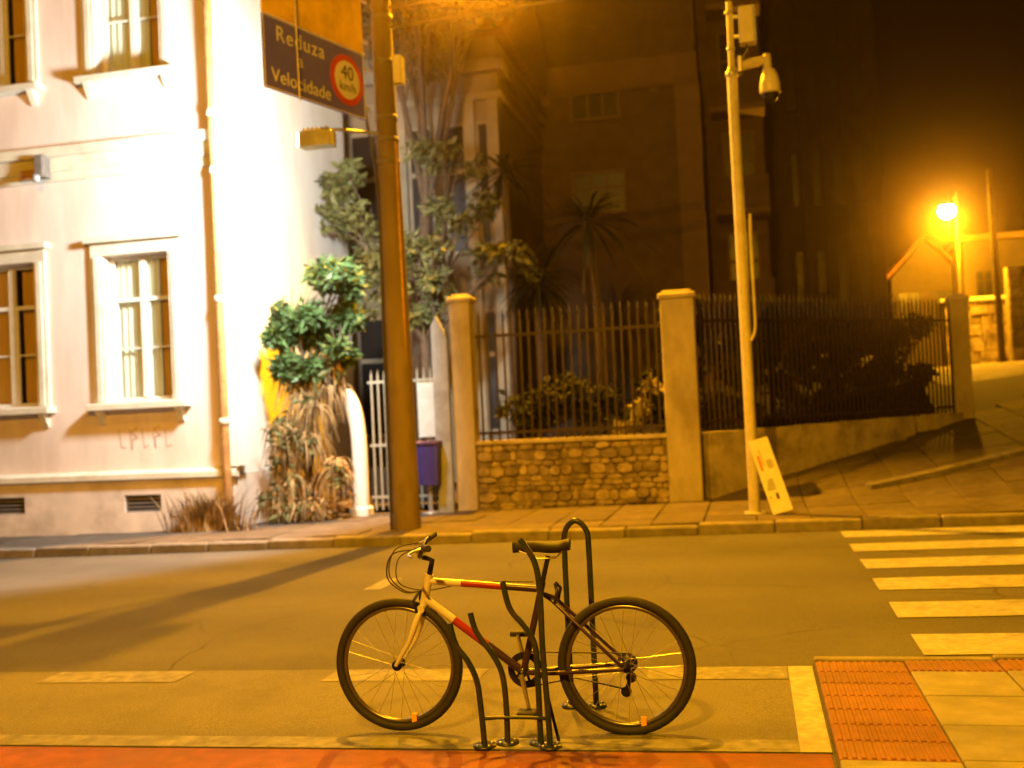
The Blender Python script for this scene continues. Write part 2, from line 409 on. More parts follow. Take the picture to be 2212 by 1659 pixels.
for i in range(-19, 9):
    for j in range(0, 16):
        x0 = i * sw + .02; y0 = 12.965 + j * sw; xc, yc = x0 + sw / 2, y0 + sw / 2
        if fence_side(xc, yc) < -.1 or (x0 > 5.1) or (i < -12 and j > 2): continue
        g = .006; dz = random.uniform(-.006, .006); tx = random.uniform(-.006, .006)
        pts = [(x0 + g, y0 + g), (x0 + sw - g, y0 + g), (x0 + sw - g, y0 + sw - g), (x0 + g, y0 + sw - g)]
        b = MB(); lo = [(px, py, G(px, py) - .06) for px, py in pts]
        c = .008
        md = [(px, py, G(px, py) - .008 + dz + tx * (k in (1, 2))) for k, (px, py) in enumerate(pts)]
        hi = [(px + c * (1 if k in (0, 3) else -1), py + c * (1 if k < 2 else -1), G(px, py) + dz + tx * (k in (1, 2))) for k, (px, py) in enumerate(pts)]
        b.add(lo + md + hi, [(q, (q + 1) % 4, 4 + (q + 1) % 4, 4 + q) for q in range(4)] + [(4 + q, 4 + (q + 1) % 4, 8 + (q + 1) % 4, 8 + q) for q in range(4)] + [(8, 9, 10, 11)])
        b.build('paving_slab', SLAB, pave)
b = MB(); vs = []                                                     # worn concrete surface over the crest of the side street
for j in range(16):
    for i in range(10):
        yy = 22.6 + 11 * j / 15; xl = max(F0.x + (yy - F0.y) * FD.x / FD.y + .25, 3.7) if yy < 25 else 4.3
        xx = xl + (13 - xl) * i / 9; vs.append((xx, yy, G(xx, yy) - .03))
b.add(vs, [(j * 10 + i, j * 10 + i + 1, j * 10 + i + 11, j * 10 + i + 10) for j in range(15) for i in range(9)], True)
b.build('side_street', mat('worn street concrete', (.22, .19, .14), .85, .3, 6, .6, 30, dirt=(.12, .10, .07), dscale=1.5))['kind'] = 'structure'
# low step where the footway turns up the hill
b = MB(); a, e = Vector((1.55, 15.15)), Vector((4.6, 16.25))
for i in range(5):
    p, q = a.lerp(e, i / 5), a.lerp(e, (i + .975) / 5)
    d = (q - p).normalized(); nn = Vector((-d.y, d.x)) * .16
    vs = [(*p, G(*p) - .1), (*q, G(*q) - .1), (*(q + nn), G(*(q + nn)) - .1), (*(p + nn), G(*(p + nn)) - .1)]
    vs += [(v[0], v[1], v[2] + .17) for v in vs]
    MB().add(vs, [(0, 1, 5, 4), (1, 2, 6, 5), (2, 3, 7, 6), (3, 0, 4, 7), (4, 5, 6, 7)]).build('step_stone', KERB, pave)

# garden ground behind the walls
b = MB(); vs = []; NX, NY = 40, 24
for j in range(NY):
    for i in range(NX):
        xx = -7.35 + 16.0 * i / (NX - 1)
        yb = 16.0 if xx < -.7 else F0.y + (xx - F0.x) * FD.y / FD.x + .18
        yb = min(yb, 24.0) if xx > 6 else yb
        yy = yb + (48 - yb) * j / (NY - 1)
        lift = .86 if xx > -4.2 else .1
        vs.append((xx, yy, G(xx, yy) + lift if xx < 3.3 else G(xx, yy) - .12))
b.add(vs, [(j * NX + i, j * NX + i + 1, (j + 1) * NX + i + 1, (j + 1) * NX + i) for j in range(NY - 1) for i in range(NX - 1)], True)
b.build('garden_ground', SOIL)['kind'] = 'structure'

# ------------------------------------------------------------------ white house on the corner
HB = Vector((-9.5, 14.5, S * -9.5 + .12))
house = thing('white_house', 'pale two-storey corner house with cream window surrounds, floodlit at its corner', 'house', HB)
def wall_open(b, x0, x1, y0, y1, z0, z1, ops):
    xs = sorted({x0, x1, *[o[0] for o in ops], *[o[1] for o in ops]}); zs = sorted({z0, z1, *[o[2] for o in ops], *[o[3] for o in ops]})
    for i in range(len(xs) - 1):
        for j in range(len(zs) - 1):
            xc, zc = (xs[i] + xs[i + 1]) / 2, (zs[j] + zs[j + 1]) / 2
            if any(o[0] < xc < o[1] and o[2] < zc < o[3] for o in ops): continue
            vs = [(xs[i], y0, zs[j]), (xs[i + 1], y0, zs[j]), (xs[i + 1], y0, zs[j + 1]), (xs[i], y0, zs[j + 1])]
            b.add(vs, [(0, 1, 2, 3)])
    for o in ops:                                                    # reveals
        a, c, d, e = o
        b.add([(a, y0, d), (a, y1, d), (a, y1, e), (a, y0, e), (c, y0, d), (c, y1, d), (c, y1, e), (c, y0, e)], [(0, 3, 2, 1), (4, 5, 6, 7), (0, 1, 5, 4), (3, 7, 6, 2)])
XW = [(-14.1, -13.0), (-11.8, -10.7), (-9.5, -8.4)]
low = [(a, c, 1.98, 4.20) for a, c in XW]; upp = [(a, c, 6.98, 9.25) for a, c in XW]
b = MB(); wall_open(b, -16, -7.5, 14.5, 14.78, .84, 10.2, low + upp)
b.build('wall', PLASTER, house)
vents = [(-9.27, -8.66, .30, .56), (-11.6, -10.99, .32, .58)]
b = MB(); wall_open(b, -16, -7.46, 14.44, 14.60, -.35, .80, vents); b.add([(-7.46, 14.44, -.35), (-7.46, 19.6, -.35), (-7.46, 19.6, .80), (-7.46, 14.44, .80)], [(0, 1, 2, 3)])
b.build('plinth', PLINTH, house)
b = MB().prism([(-16, 14.50, .78), (-16, 14.37, .80), (-16, 14.37, .88), (-16, 14.50, .93)], (8.6, 0, 0)); b.build('string_course', TRIM, house)
b = MB().add([(-7.5, 14.5, .8), (-7.5, 19.6, .8), (-7.5, 19.6, 10.2), (-7.5, 14.5, 10.2), (-7.5, 19.6, -.3), (-16, 19.6, -.3), (-16, 19.6, 10.2), (-16, 14.5, 10.2), (-16, 14.5, -.3)], [(0, 1, 2, 3), (4, 5, 6, 2), (5, 8, 7, 6)])
b.build('side_wall', WHITEWALL, house)
MB().box(-15.9, -7.6, 15.5, 15.56, .0, 10.0).build('inner_wall', DARKROOM, house)
MB().box(-15.9, -7.52, 14.8, 19.5, 5.55, 5.7).build('floor_slab', DARKROOM, house)
b = MB()
for z0, z1, d in ((5.42, 5.56, .05), (5.56, 5.78, .09), (5.78, 5.93, .17)): b.box(-16, -7.62, 14.5 - d, 14.5, z0, z1)
b.build('cornice', TRIM, house)
b = MB().box(-7.60, -7.36, 14.40, 14.505, .94, 10.2).box(-7.502, -7.36, 14.503, 14.72, .94, 10.2); b.build('corner_pilaster', WHITEWALL, house)
b = MB().box(-16.3, -7.1, 14.0, 20.0, 10.2, 10.5); b.prism([(-16.3, 14.0, 10.5), (-16.3, 20.0, 10.5), (-16.3, 17.0, 12.2)], (9.2, 0, 0)); b.build('roof', ROOF, house)
for (a, c, d, e) in vents:
    g = MB().box(a, c, 14.56, 14.58, d, e)
    g.build('vent_grille', DARKROOM, house)
    sl = MB().box(a, c, 14.47, 14.50, d, d + .03).box(a, c, 14.47, 14.50, e - .03, e)
    for q in range(3): sl.box(a, c, 14.48, 14.52, d + .06 + q * .06, d + .085 + q * .06)
    sl.build('vent_slats', VENT, house)
def window(a, c, d, e, upper):
    y = 14.66; mid = (a + c) / 2; w = .055; tz = d + (e - d) * (.70 if not upper else .74)
    f = MB().box(a, a + w, y, y + .06, d, e).box(c - w, c, y, y + .06, d, e).box(a + w, c - w, y, y + .06, d, d + w).box(a + w, c - w, y, y + .06, e - w, e)
    win = f.build('window', WOODW, house)
    MB().box(mid - .045, mid + .045, y - .02, y + .055, d + w, e - w).build('mullion', WOODW, win)
    t = MB()
    for p0, p1 in ((a + w, mid - .045), (mid + .045, c - w)): t.box(p0, p1, y - .01, y + .05, tz - .03, tz + .03)
    t.build('transom', WOODW, win)
    for p0, p1 in ((a + w, mid - .045), (mid + .045, c - w)):
        s_ = MB().box(p0, p0 + .035, y + .005, y + .045, d + w, tz - .03).box(p1 - .035, p1, y + .005, y + .045, d + w, tz - .03)
        zb = d + (tz - d) * .52; s_.box(p0 + .035, p1 - .035, y + .01, y + .04, zb - .012, zb + .012)
        s_.build('sash', WOODW, win)
        for q0, q1 in ((d + w, zb - .012), (zb + .012, tz - .03), (tz + .03, e - w)):
            MB().add([(p0 + .01, y + .027, q0), (p1 - .01, y + .027, q0), (p1 - .01, y + .027, q1), (p0 + .01, y + .027, q1)], [(0, 1, 2, 3)]).build('pane', PANE, win)
    def drape(x0, x1, z0, z1, mt, yy):
        n = 28; vs = []
        for i in range(n + 1):
            x = x0 + (x1 - x0) * i / n; o_ = .022 * math.sin(i * 1.5)
            vs += [(x, yy + o_, z0), (x, yy + o_ * .5, z1)]
        MB().add(vs, [(2 * i, 2 * i + 2, 2 * i + 3, 2 * i + 1) for i in range(n)], True).build('curtain', mt, win)
    if a < -9 and a > -10:
        drape(a + .05, c - .32, d + .03, e - .05, CURT, y + .10); drape(c - .32, c - .10, d + .03, e - .05, AMBER, y + .12)
    else:
        drape(a + .05, mid - .12, d + .03, e - .05, CURT if upper else AMBER, y + .11); drape(mid + .1, c - .2, d + .03, e - .05, AMBER, y + .13)
    # surround, lintel, sill
    s_ = MB().box(a - .2, a - .004, 14.44, 14.52, d - .02, e + .004).box(c + .004, c + .2, 14.44, 14.52, d - .02, e + .004).box(a - .2, c + .2, 14.44, 14.52, e + .006, e + .2)
    s_.box(a - .14, a - .06, 14.415, 14.442, d, e).box(c + .06, c + .14, 14.415, 14.442, d, e)
    s_.build('window_surround', TRIM, win)
    MB().box(a - .27, c + .27, 14.36, 14.52, e + .204, e + .29).build('lintel_cap', TRIM, win)
    MB().bevbox(a - .28, c + .28, 14.29, 14.64, d - .12, d - .022, .015).build('sill', TRIM, win)
    for q in (a - .16, c + .06):
        MB().prism([(q, 14.5, d - .122), (q, 14.34, d - .122), (q, 14.47, d - .34), (q, 14.5, d - .34)], (.1, 0, 0)).build('sill_bracket', TRIM, win)
for o_ in low: window(*o_, False)
for o_ in upp: window(*o_, True)
random.seed(3)
g = MB(); gx = -9.35                                               # faded scrawl under the window
for k in range(5):
    x0 = gx + k * .19; st = [[(0, 1.55), (.03, 1.28), (.10, 1.30)], [(0, 1.52), (.02, 1.25), (.02, 1.40), (.11, 1.41), (.0, 1.53), (.12, 1.55)]][k % 2]
    pp = [(x0 + p[0] + random.uniform(-.015, .015), 14.496, p[1] + random.uniform(-.03, .03)) for p in st]
    for p, q in zip(pp[:-1], pp[1:]):
        dx, dz = q[0] - p[0], q[2] - p[2]; l = math.hypot(dx, dz); nx, nz = -dz / l * .008, dx / l * .008
        g.add([(p[0] - nx, p[1], p[2] - nz), (q[0] - nx, q[1], q[2] - nz), (q[0] + nx, q[1], q[2] + nz), (p[0] + nx, p[1], p[2] + nz)], [(0, 1, 2, 3)])
g.build('scrawl', SCRAWL, house)
dp = thing('downpipe', 'rusty orange downpipe running down the corner of the pale house', 'pipe', (-7.50, 14.37, .1))
MB().tube([(-7.50, 14.33, .1 + S * -7.7), (-7.50, 14.33, .78), (-7.50, 14.30, .95), (-7.50, 14.30, 5.4), (-7.50, 14.28, 5.8), (-7.50, 14.28, 10.18)], .062, 12).build('pipe', PIPE, dp)
for z in (1.6, 3.4, 5.30, 6.15, 8.4):
    MB().lathe([(.064, -.05), (.078, -.045), (.078, .045), (.064, .05)], (-7.50, 14.30 if z < 5.5 else 14.28, z), n=14).build('collar', TRIM, dp)
    MB().box(-7.515, -7.485, 14.30, 14.41, z - .02, z + .02).build('bracket', VENT, dp)
ab = thing('alarm_box', 'small dark box on the cornice of the pale house', 'alarm box', (-10.35, 14.33, 5.62))
MB().bevbox(-10.45, -10.29, 14.20, 14.405, 5.46, 5.80, .02).build('casing', VENT, ab)
MB().lathe([(.0, -.06), (.05, -.055), (.06, 0), (.05, .05), (0, .05)], (-10.37, 14.15, 5.42), n=12).build('siren', GREYP, ab)
MB().bevbox(-10.80, -10.52, 14.31, 14.408, 5.46, 5.60, .01).build('back_plate', PIPE, ab)

# ------------------------------------------------------------------ fences, gate, pillars
fwall = thing('stone_wall', 'low rubble stone wall under the railings between the two pillars', 'wall', (-2.6, 15.9, S * -2.6 + .1))
MB().box(-4.1, -1.19, 15.78, 16.05, -.3, 1.06).build('core', MORTAR, fwall)
random.seed(21)
z = .02
while z < 1.0:
    h = random.uniform(.07, .17); h = min(h, 1.045 - z); x = -4.09
    while x < -1.22:
        w = min(random.uniform(.09, .30), -1.205 - x)
        if w < .06: break
        g = .003; dy = random.uniform(.005, .07); n = 7; cx, cz = x + w / 2, z + h / 2
        base, top = [], []
        for k in range(n):
            a = 2 * math.pi * k / n + .3; rr = random.uniform(.9, 1.1)
            px = max(-1.1, min(1.1, 1.25 * math.cos(a) * rr)) * (w / 2 - g); pz = max(-1.15, min(1.15, 1.3 * math.sin(a) * rr)) * (h / 2 - g) + .012 * math.sin(cx * 7)
            base.append((cx + px, 15.79, cz + pz)); top.append((cx + px * .82, 15.78 - dy, cz + pz * .82))
        MB().add(base + top, [(k, (k + 1) % n, n + (k + 1) % n, n + k) for k in range(n)] + [tuple(range(n, 2 * n))]).build('stone', STONE, fwall)
        x += w
    z += h
MB().bevbox(-4.1, -1.19, 15.72, 16.08, 1.06, 1.115, .015).build('coping', LOWWALL, fwall)
def pillar(name, label, x0, x1, y0, y1, ztop, mt=PILLAR):
    p = thing(name, label, 'pillar', ((x0 + x1) / 2, (y0 + y1) / 2, G((x0 + x1) / 2, y0)))
    MB().bevbox(x0, x1, y0, y1, G(x0, y0) - .25, ztop - .10, .015).build('shaft', mt, p)
    MB().bevbox(x0 - .03, x1 + .03, y0 - .03, y1 + .03, ztop - .10, ztop - .02, .02).build('cap', mt, p)
    MB().bevbox(x0 + .03, x1 - .03, y0 + .03, y1 - .03, ztop - .02, ztop + .02, .015).build('cap_crown', mt, p)
    return p
pillar('gate_pillar', 'slim plastered pillar between the grey post and the dark railings', -4.42, -4.10, 15.70, 16.05, 3.36)
pillar('gate_pillar', 'thick yellow-lit plastered pillar at the corner between the two railings', -1.21, -.72, 15.72, 16.24, 3.20)
e2 = F0 + FD * 5.75
pillar('gate_pillar', 'narrow end pillar where the dark railings stop up the hill', e2.x - .03, e2.x + .27, e2.y - .1, e2.y + .2, 3.22)
def railing(name, label, p0, p1, zb, zt, n, zbase):
    p0, p1 = Vector(p0), Vector(p1); d = (p1 - p0); L = d.length; d.normalize(); ang = math.atan2(d.y, d.x)
    r = thing(name, label, 'railing', (p0 + p1) / 2 + Vector((0, 0, zbase)))
    mt = Matrix.Translation(p0) @ Matrix.Rotation(ang, 4, 'Z')
    for za in (zb + .10, zt - .42): MB().box(0, L, -.014, .014, za, za + .045, mt).build('rail', IRON, r)
    rot = (0, 0, ang)
    bb = MB().box(-.015, .015, -.013, .013, 0, zt - .14 - zb); bm_ = bb.mesh('bar', IRON)
    sp = MB().lathe([(.010, 0), (.022, .035), (.016, .07), (.0, .165)], n=8); sm_ = sp.mesh('spike', IRON)
    for k in range(n):
        q = p0 + d * (L * (k + .5) / n)
        o = inst('bar', bm_, (q.x, q.y, zb), r, rot)
        inst('spike', sm_, (0, 0, 0), o).location = (0, 0, zt - .14 - zb - .01)
    return r
railing('iron_railing', 'dark spiked iron railing on the rubble wall between two pillars', (-4.08, 15.92, 0), (-1.24, 15.92, 0), 1.11, 3.12, 22, 1.11)
bwall = thing('low_wall', 'low stained plaster wall climbing the hill under the dark railing', 'wall', F0 + FD * 2.7 + Vector((0, 0, .3)))
nrm = Vector((FD.y, -FD.x, 0))
for i in range(6):
    a, c = F0 + FD * (.02 + i * .95), F0 + FD * (.02 + (i + 1) * .95 - .012)
    za, zc = G(a.x, a.y) - .4, G(c.x, c.y) - .4
    zt = 1.10 + .012 * i
    if i == 4: c2 = a + FD * .66
    else: c2 = c
    b = MB(); o_ = nrm * .16
    vs = [a + o_ + Vector((0, 0, za)), c2 + o_ + Vector((0, 0, zc)), c2 - o_ + Vector((0, 0, zc)), a - o_ + Vector((0, 0, za))]
    vt = [Vector((v.x, v.y, zt)) for v in vs]
    b.add(vs + vt, [(0, 1, 5, 4), (1, 2, 6, 5), (2, 3, 7, 6), (3, 0, 4, 7), (4, 5, 6, 7)])
    b.build('wall_block', LOWWALL, bwall)
railing('iron_railing', 'long dark railing of close iron bars along the climbing side street', F0 + FD * .03, F0 + FD * 5.72, 1.14, 3.18, 56, 1.14)
# pale gate behind the concrete pole
gate = thing('garden_gate', 'pale barred metal gate half hidden behind the concrete pole', 'gate', (-5.1, 15.7, S * -5.1 + .12))
gb = MB().box(-.013, .013, -.013, .013, .18, 2.22).mesh('bar', GATEP)
gs = MB().lathe([(.011, 0), (.020, .03), (.0, .15)], n=8).mesh('spike', GATEP)
for k in range(12):
    x = -5.72 + k * .107
    o = inst('bar', gb, (x, 15.7, S * x + .02), gate); inst('spike', gs, (0, 0, 0), o).location = (0, 0, 2.21)
for z in (.30, 1.1, 2.08): MB().box(-5.78, -4.50, 15.685, 15.715, z, z + .04).build('rail', GATEP, gate)
MB().box(-5.79, -4.49, 15.70, 15.712, .22, .78).build('kick_plate', IRON, gate)
gp = thing('gate_post', 'short white plastered gate post beside the dry hanging plants', 'post', (-5.98, 15.7, .05))
MB().tube(smooth([(-5.98, 15.7, -.2), (-5.96, 15.7, .5), (-5.97, 15.7, 1.3), (-6.04, 15.7, 1.75), (-6.16, 15.7, 2.0)], 5), [.12] * 16 + [.115, .11, .10, .09, .07], 14).build('post_shaft', WHITEWALL, gp)
MB().bevbox(-6.12, -5.82, 15.54, 15.86, -.25, .18, .03).build('post_base', WHITEWALL, gp)
gg = thing('grey_post', 'tall grey pointed slab post left of the slim pillar', 'post', (-4.56, 15.6, .06))
MB().prism([(-4.68, 15.56, -.2), (-4.44, 15.56, -.2), (-4.44, 15.56, 2.72), (-4.60, 15.56, 3.06), (-4.68, 15.56, 2.9)], (0, .10, 0)).build('slab', GREYP, gg)
nb = thing('notice_board', 'blank white board on the pale gate right of the concrete pole', 'board', (-4.78, 15.62, 1.2))
MB().bevbox(-4.96, -4.60, 15.645, 15.665, 1.22, 2.04, .004).build('panel', BOARDW, nb)
b = MB().box(-4.98, -4.58, 15.667, 15.684, 1.20, 1.24).box(-4.98, -4.58, 15.667, 15.684, 2.02, 2.06); b.build('frame', STEEL, nb)
bn = thing('litter_bin', 'purple litter bin standing under the white board by the gate', 'bin', (-4.76, 15.45, S * -4.76 + .13))
b = MB(); zb = S * -4.76 + .13
for (r0, z0, r1, z1) in ((.145, .44, .175, 1.06),):
    vs = []
    for (r_, z_) in ((r0, zb + z0), (r1, zb + z1), (r1 - .015, zb + z1), (r0 - .01, zb + z0 + .03)):
        vs += [(-4.76 + sx * r_, 15.45 + sy * r_ * .8, z_) for sx, sy in ((-1, -1), (1, -1), (1, 1), (-1, 1))]
    b.add(vs, [(k * 4 + q, k * 4 + (q + 1) % 4, (k + 1) * 4 + (q + 1) % 4, (k + 1) * 4 + q) for k in range(3) for q in range(4)] + [(3, 2, 1, 0), (12, 13, 14, 15)])
b.build('bucket', BINP, bn)
MB().bevbox(-4.95, -4.57, 15.29, 15.61, zb + 1.055, zb + 1.10, .02).build('rim', mat('bin rim', (.12, .05, .08), .5, .1, 9, .05), bn)
MB().tube([(-4.76, 15.45, zb - .02), (-4.76, 15.45, zb + .45)], .035, 10).build('stand', STEEL, bn)
MB().lathe([(.0, 0), (.14, 0), (.14, .03), (.035, .05)], (-4.76, 15.45, zb - .005), n=14).build('foot', STEEL, bn)

# ------------------------------------------------------------------ concrete utility pole and what hangs on it
PX, PY = -4.52, 13.5
up_ = thing('utility_pole', 'thick tapered concrete utility pole standing at the kerb', 'pole', (PX, PY, S * PX + .12))
MB().tube([(PX + .02, PY, -.3), (PX, PY, 3), (PX - .03, PY, 6), (PX - .06, PY, 10.5)], [.185, .165, .140, .105], 20).build('shaft', POLEC, up_)
for z in (4.95, 5.25, 5.55, 6.3, 6.9):
    rr = .185 - z * .0078
    MB().lathe([(rr - .02, -.03), (rr + .012, -.03), (rr + .012, .03), (rr - .02, .03)], (PX - .025, PY, z), n=18).build('band', VENT, up_)
MB().tube(smooth([(PX - .17, PY - .09, .0), (PX - .165, PY - .085, 2.5), (PX - .16, PY - .08, 4.6), (PX - .30, PY - .05, 5.7), (PX - .36, PY - .02, 6.9), (PX - .1, PY, 8.4)], 5), .022, 8).build('cable_run', CABLE, up_)
MB().tube(smooth([(PX + .13, PY - .1, .0), (PX + .125, PY - .09, 2.6), (PX + .12, PY - .08, 5.2)], 5), .018, 8).build('conduit', PIPE, up_)
MB().bevbox(PX + .12, PX + .25, PY - .1, PY + .06, 5.98, 6.36, .02).build('junction_box', TRIM, up_)
MB().tube([(PX - .06, PY, 7.05), (PX - .42, PY - .25, 7.9)], .03, 8).build('brace', STEEL, up_)
MB().tube([(PX, PY, 7.9), (PX + .1, PY + .8, 8.25), tuple(L_POLE + Vector((0, -.25, .1)))], .035, 10).build('lamp_arm', STEEL, up_)
for z in (8.9, 9.7): MB().box(PX - 1.0, PX + 1.0, PY - .17, PY - .09, z, z + .11).build('crossarm', BARK, up_)
MB().tube(smooth([(PX - .03, PY - .05, 7.6), (PX + .3, PY - 1.2, 8.35), tuple(L_ARM + Vector((0, .1, .13)))], 6), .04, 10).build('long_arm', STEEL, up_)
lum2 = thing('street_lantern', 'sodium lantern on the long arm of the concrete pole over the road', 'street lamp', L_ARM)
lum = thing('street_lantern', 'sodium lantern on the back bracket of the concrete pole', 'street lamp', L_POLE)
def lantern(t, c, mtb=BULB):
    MB().lathe([(.0, .14), (.10, .13), (.17, .06), (.19, 0), (.185, -.03)], c, n=18).build('housing', STEEL, t)
    MB().lathe([(.15, -.032), (.13, -.10), (.07, -.15), (0, -.16)], c, n=16).build('lens', mtb, t)
lantern(lum, L_POLE); lantern(lum2, L_ARM)
fx, fy, fz = L_FLOOD
fl = thing('floodlight', 'pale grey floodlight under the blue sign aimed at the white house', 'floodlight', (fx + .3, fy, fz))
b = MB().bevbox(fx + .02, fx + .46, fy - .11, fy + .11, fz - .10, fz + .10, .02)
for k in range(6): b.box(fx + .10 + k * .06, fx + .115 + k * .06, fy - .12, fy + .12, fz + .09, fz + .13)
b.build('housing', STEEL, fl)
MB().box(fx + .004, fx + .018, fy - .09, fy + .09, fz - .08, fz + .08).build('lens', LENS, fl)
MB().tube([(fx + .30, fy, fz + .10), (fx + .42, fy + .2, fz + .16), (PX - .08, PY - .1, fz + .2)], .022, 8).build('bracket', STEEL, fl)

# ------------------------------------------------------------------ signs on the pole
sgL, sgR = Vector((-5.39, 11.6)), Vector((-4.80, 13.42))
su = (sgR - sgL); SW = su.length; su.normalize(); sang = math.atan2(su.y, su.x)
def text_mesh(txt, size, mt, name, parent, loc, spacing=1.0, xs=1.0, align='CENTER'):
    c = bpy.data.curves.new(name, 'FONT'); c.body = txt; c.size = size; c.align_x = align; c.align_y = 'CENTER'; c.space_character = spacing; c.extrude = .0015
    o = bpy.data.objects.new(name + '_tmp', c); col.objects.link(o)
    bpy.context.view_layer.update()
    dg = bpy.context.evaluated_depsgraph_get()
    me = bpy.data.meshes.new_from_object(o.evaluated_get(dg)); me.materials.clear(); me.materials.append(mt); me.name = name
    bpy.data.objects.remove(o)
    q = bpy.data.objects.new(name, me); col.objects.link(q); q.parent = parent
    q.location = loc; q.rotation_euler = (R(90), 0, 0); q.scale = (xs, 1, 1)
    return q
ZB, ZT = 5.53, 6.42
sg = thing('speed_sign', 'blue panel lettered Reduza a Velocidade with a red-ringed 40 km/h disc', 'sign', (sgL.x, sgL.y, ZB))
sg.rotation_euler = (0, 0, sang)
def sub(b, name, mt, parent):
    o = bpy.data.objects.new(name, b.mesh(name, mt)); col.objects.link(o); o.parent = parent; return o
H_ = ZT - ZB
sub(MB().bevbox(0, SW, 0, .025, 0, H_, .004), 'panel', SIGNBLUE, sg)
b = MB().box(0, SW, -.004, -.001, H_ - .02, H_ - .008).box(0, SW, -.004, -.001, .008, .02).box(.008, .02, -.004, -.001, .02, H_ - .02).box(SW - .02, SW - .008, -.004, -.001, .02, H_ - .02)
sub(b, 'border', SIGNW, sg)
b = MB()
for z in (.18, H_ - .18): b.box(.1, SW + .14, .027, .065, z - .02, z + .02)
sub(b, 'back_rail', STEEL, sg)
text_mesh('Reduza', .27, SIGNW, 'lettering', sg, (.66, -.006, H_ - .20), 1.15)
text_mesh('a', .235, SIGNW, 'lettering', sg, (.64, -.006, H_ - .43), 1.0)
text_mesh('Velocidade', .24, SIGNW, 'lettering', sg, (.66, -.006, .17), 1.02)
dc = (SW - .38, 0, H_ * .5)
disc = sub(MB().lathe([(0, -.012), (.33, -.012), (.33, -.002)], dc, 'y', 40, False), 'ring', SIGNR, sg)
sub(MB().lathe([(0, -.016), (.25, -.016), (.25, -.010)], dc, 'y', 40, False), 'disc', SIGNW, disc)
text_mesh('40', .26, INK, 'numerals', disc, (dc[0], -.020, dc[2] + .085), 1.0)
text_mesh('km/h', .17, INK, 'lettering', disc, (dc[0], -.020, dc[2] - .10), 1.0)
ys = thing('warning_sign', 'yellow panel mounted directly above the blue speed sign', 'sign', (sgL.x, sgL.y, ZT + .01))
ys.rotation_euler = (0, 0, sang)
sub(MB().bevbox(0, SW, 0, .025, 0, .95, .004), 'panel', SIGNYEL, ys)
b = MB()
for z in (.2, .75): b.box(.1, SW + .16, .027, .065, z - .02, z + .02)
sub(b, 'back_rail', STEEL, ys)
dw = tag(MB().tube([(-5.18, 12.06, 8.9), (-5.165, 12.055, 7.2), (-5.15, 12.05, 5.45)], .011, 6).build('drop_wire', mat('bare wire', (.6, .55, .45), .4, .1, 9, 0, metal=.5), None, (-5.16, 12.05, 5.45)), 'thin pale wire hanging straight down in front of the blue speed sign', 'wire')
# overhead wires: from the pole to the right
random.seed(9)
for k, (z0, z1, y1) in enumerate(((9.02, 9.5, 13.6), (9.86, 10.4, 13.3), (6.72, 9.4, 14.2), (6.98, 9.9, 13.9))):
    a = Vector((PX + (.1 if k > 1 else .6), PY - .12, z0)); c = Vector((17, y1, z1 + .3)); pts = []
    for i in range(25):
        t = i / 24; p = a.lerp(c, t); p.z -= .55 * 4 * t * (1 - t); pts.append(p)
    names = ('lowest of the crossarm wires leaving the concrete pole to the right', 'topmost wire leaving the concrete pole to the right', 'sagging cable strung from the concrete pole below the crossarms', 'lowest thick cable strung from the concrete pole to the right')
    tag(MB().tube(pts, .012 if k < 2 else .02, 6).build('overhead_wire', mat('weathered wire', (.16, .12, .08), .7, .2, 9, 0), None, a), names[k], 'wire', 'overhead wires')

# ------------------------------------------------------------------ camera pole
CXx, CYy = 0.0, 13.75; cz = G(CXx, CYy)
cp = thing('camera_pole', 'slim cream steel pole carrying a dome camera by the kerb', 'pole', (CXx, CYy, cz))
MB().tube([(CXx, CYy, cz - .02), (CXx, CYy, 5.72)], [.070, .066], 16).build('shaft', POLEPAINT, cp)
MB().tube([(CXx, CYy, 5.70), (CXx + .01, CYy, 6.62)], .040, 14).build('upper_tube', POLEPAINT, cp)
MB().lathe([(.066, 0), (.080, .01), (.080, .06), (.05, .10), (.04, .10)], (CXx, CYy, 5.66), n=16).build('collar', STEEL, cp)
MB().bevbox(CXx - .13, CXx + .13, CYy - .13, CYy + .13, cz - .02, cz + .02, .01).build('base_plate', STEEL, cp)
MB().tube(smooth([(CXx + .13, CYy - .02, 3.9), (CXx + .12, CYy - .02, 3.6), (CXx + .125, CYy - .02, 2.8), (CXx + .12, CYy - .02, 2.45), (CXx + .06, CYy - .02, 2.3)], 5), .020, 8).build('conduit', POLEPAINT, cp)
for z in (5.76, 6.02, 6.48): MB().lathe([(.038, -.018), (.052, -.018), (.052, .018), (.038, .018)], (CXx, CYy, z), n=14).build('band', STEEL, cp)
eb = thing('equipment_box', 'beige equipment box near the top of the camera pole', 'box', (.22, 13.75, 6.05))
MB().bevbox(.115, .325, 13.66, 13.84, 6.06, 6.53, .015).build('casing', POLEPAINT, eb)
MB().box(.285, .318, 13.652, 13.660, 6.08, 6.50).build('door_strip', GREYP, eb)
MB().box(.04, .118, 13.73, 13.77, 6.15, 6.19).build('bracket', STEEL, eb); MB().box(.04, .118, 13.73, 13.77, 6.40, 6.44).build('bracket', STEEL, eb)
MB().tube(smooth([(.20, 13.75, 6.065), (.205, 13.75, 5.98), (.16, 13.75, 5.9), (.17, 13.75, 5.85)], 4), .010, 6).build('lead', CABLE, eb)
dcam = thing('dome_camera', 'pale surveillance dome camera hanging from an arm on the cream pole', 'camera', (.45, 13.75, 5.5))
MB().bevbox(.075, .13, 13.66, 13.84, 5.70, 5.90, .01).build('wall_mount', STEEL, dcam)
MB().tube([(.12, 13.75, 5.79), (.40, 13.75, 5.83)], [.062, .058], 14).build('arm', POLEPAINT, dcam)
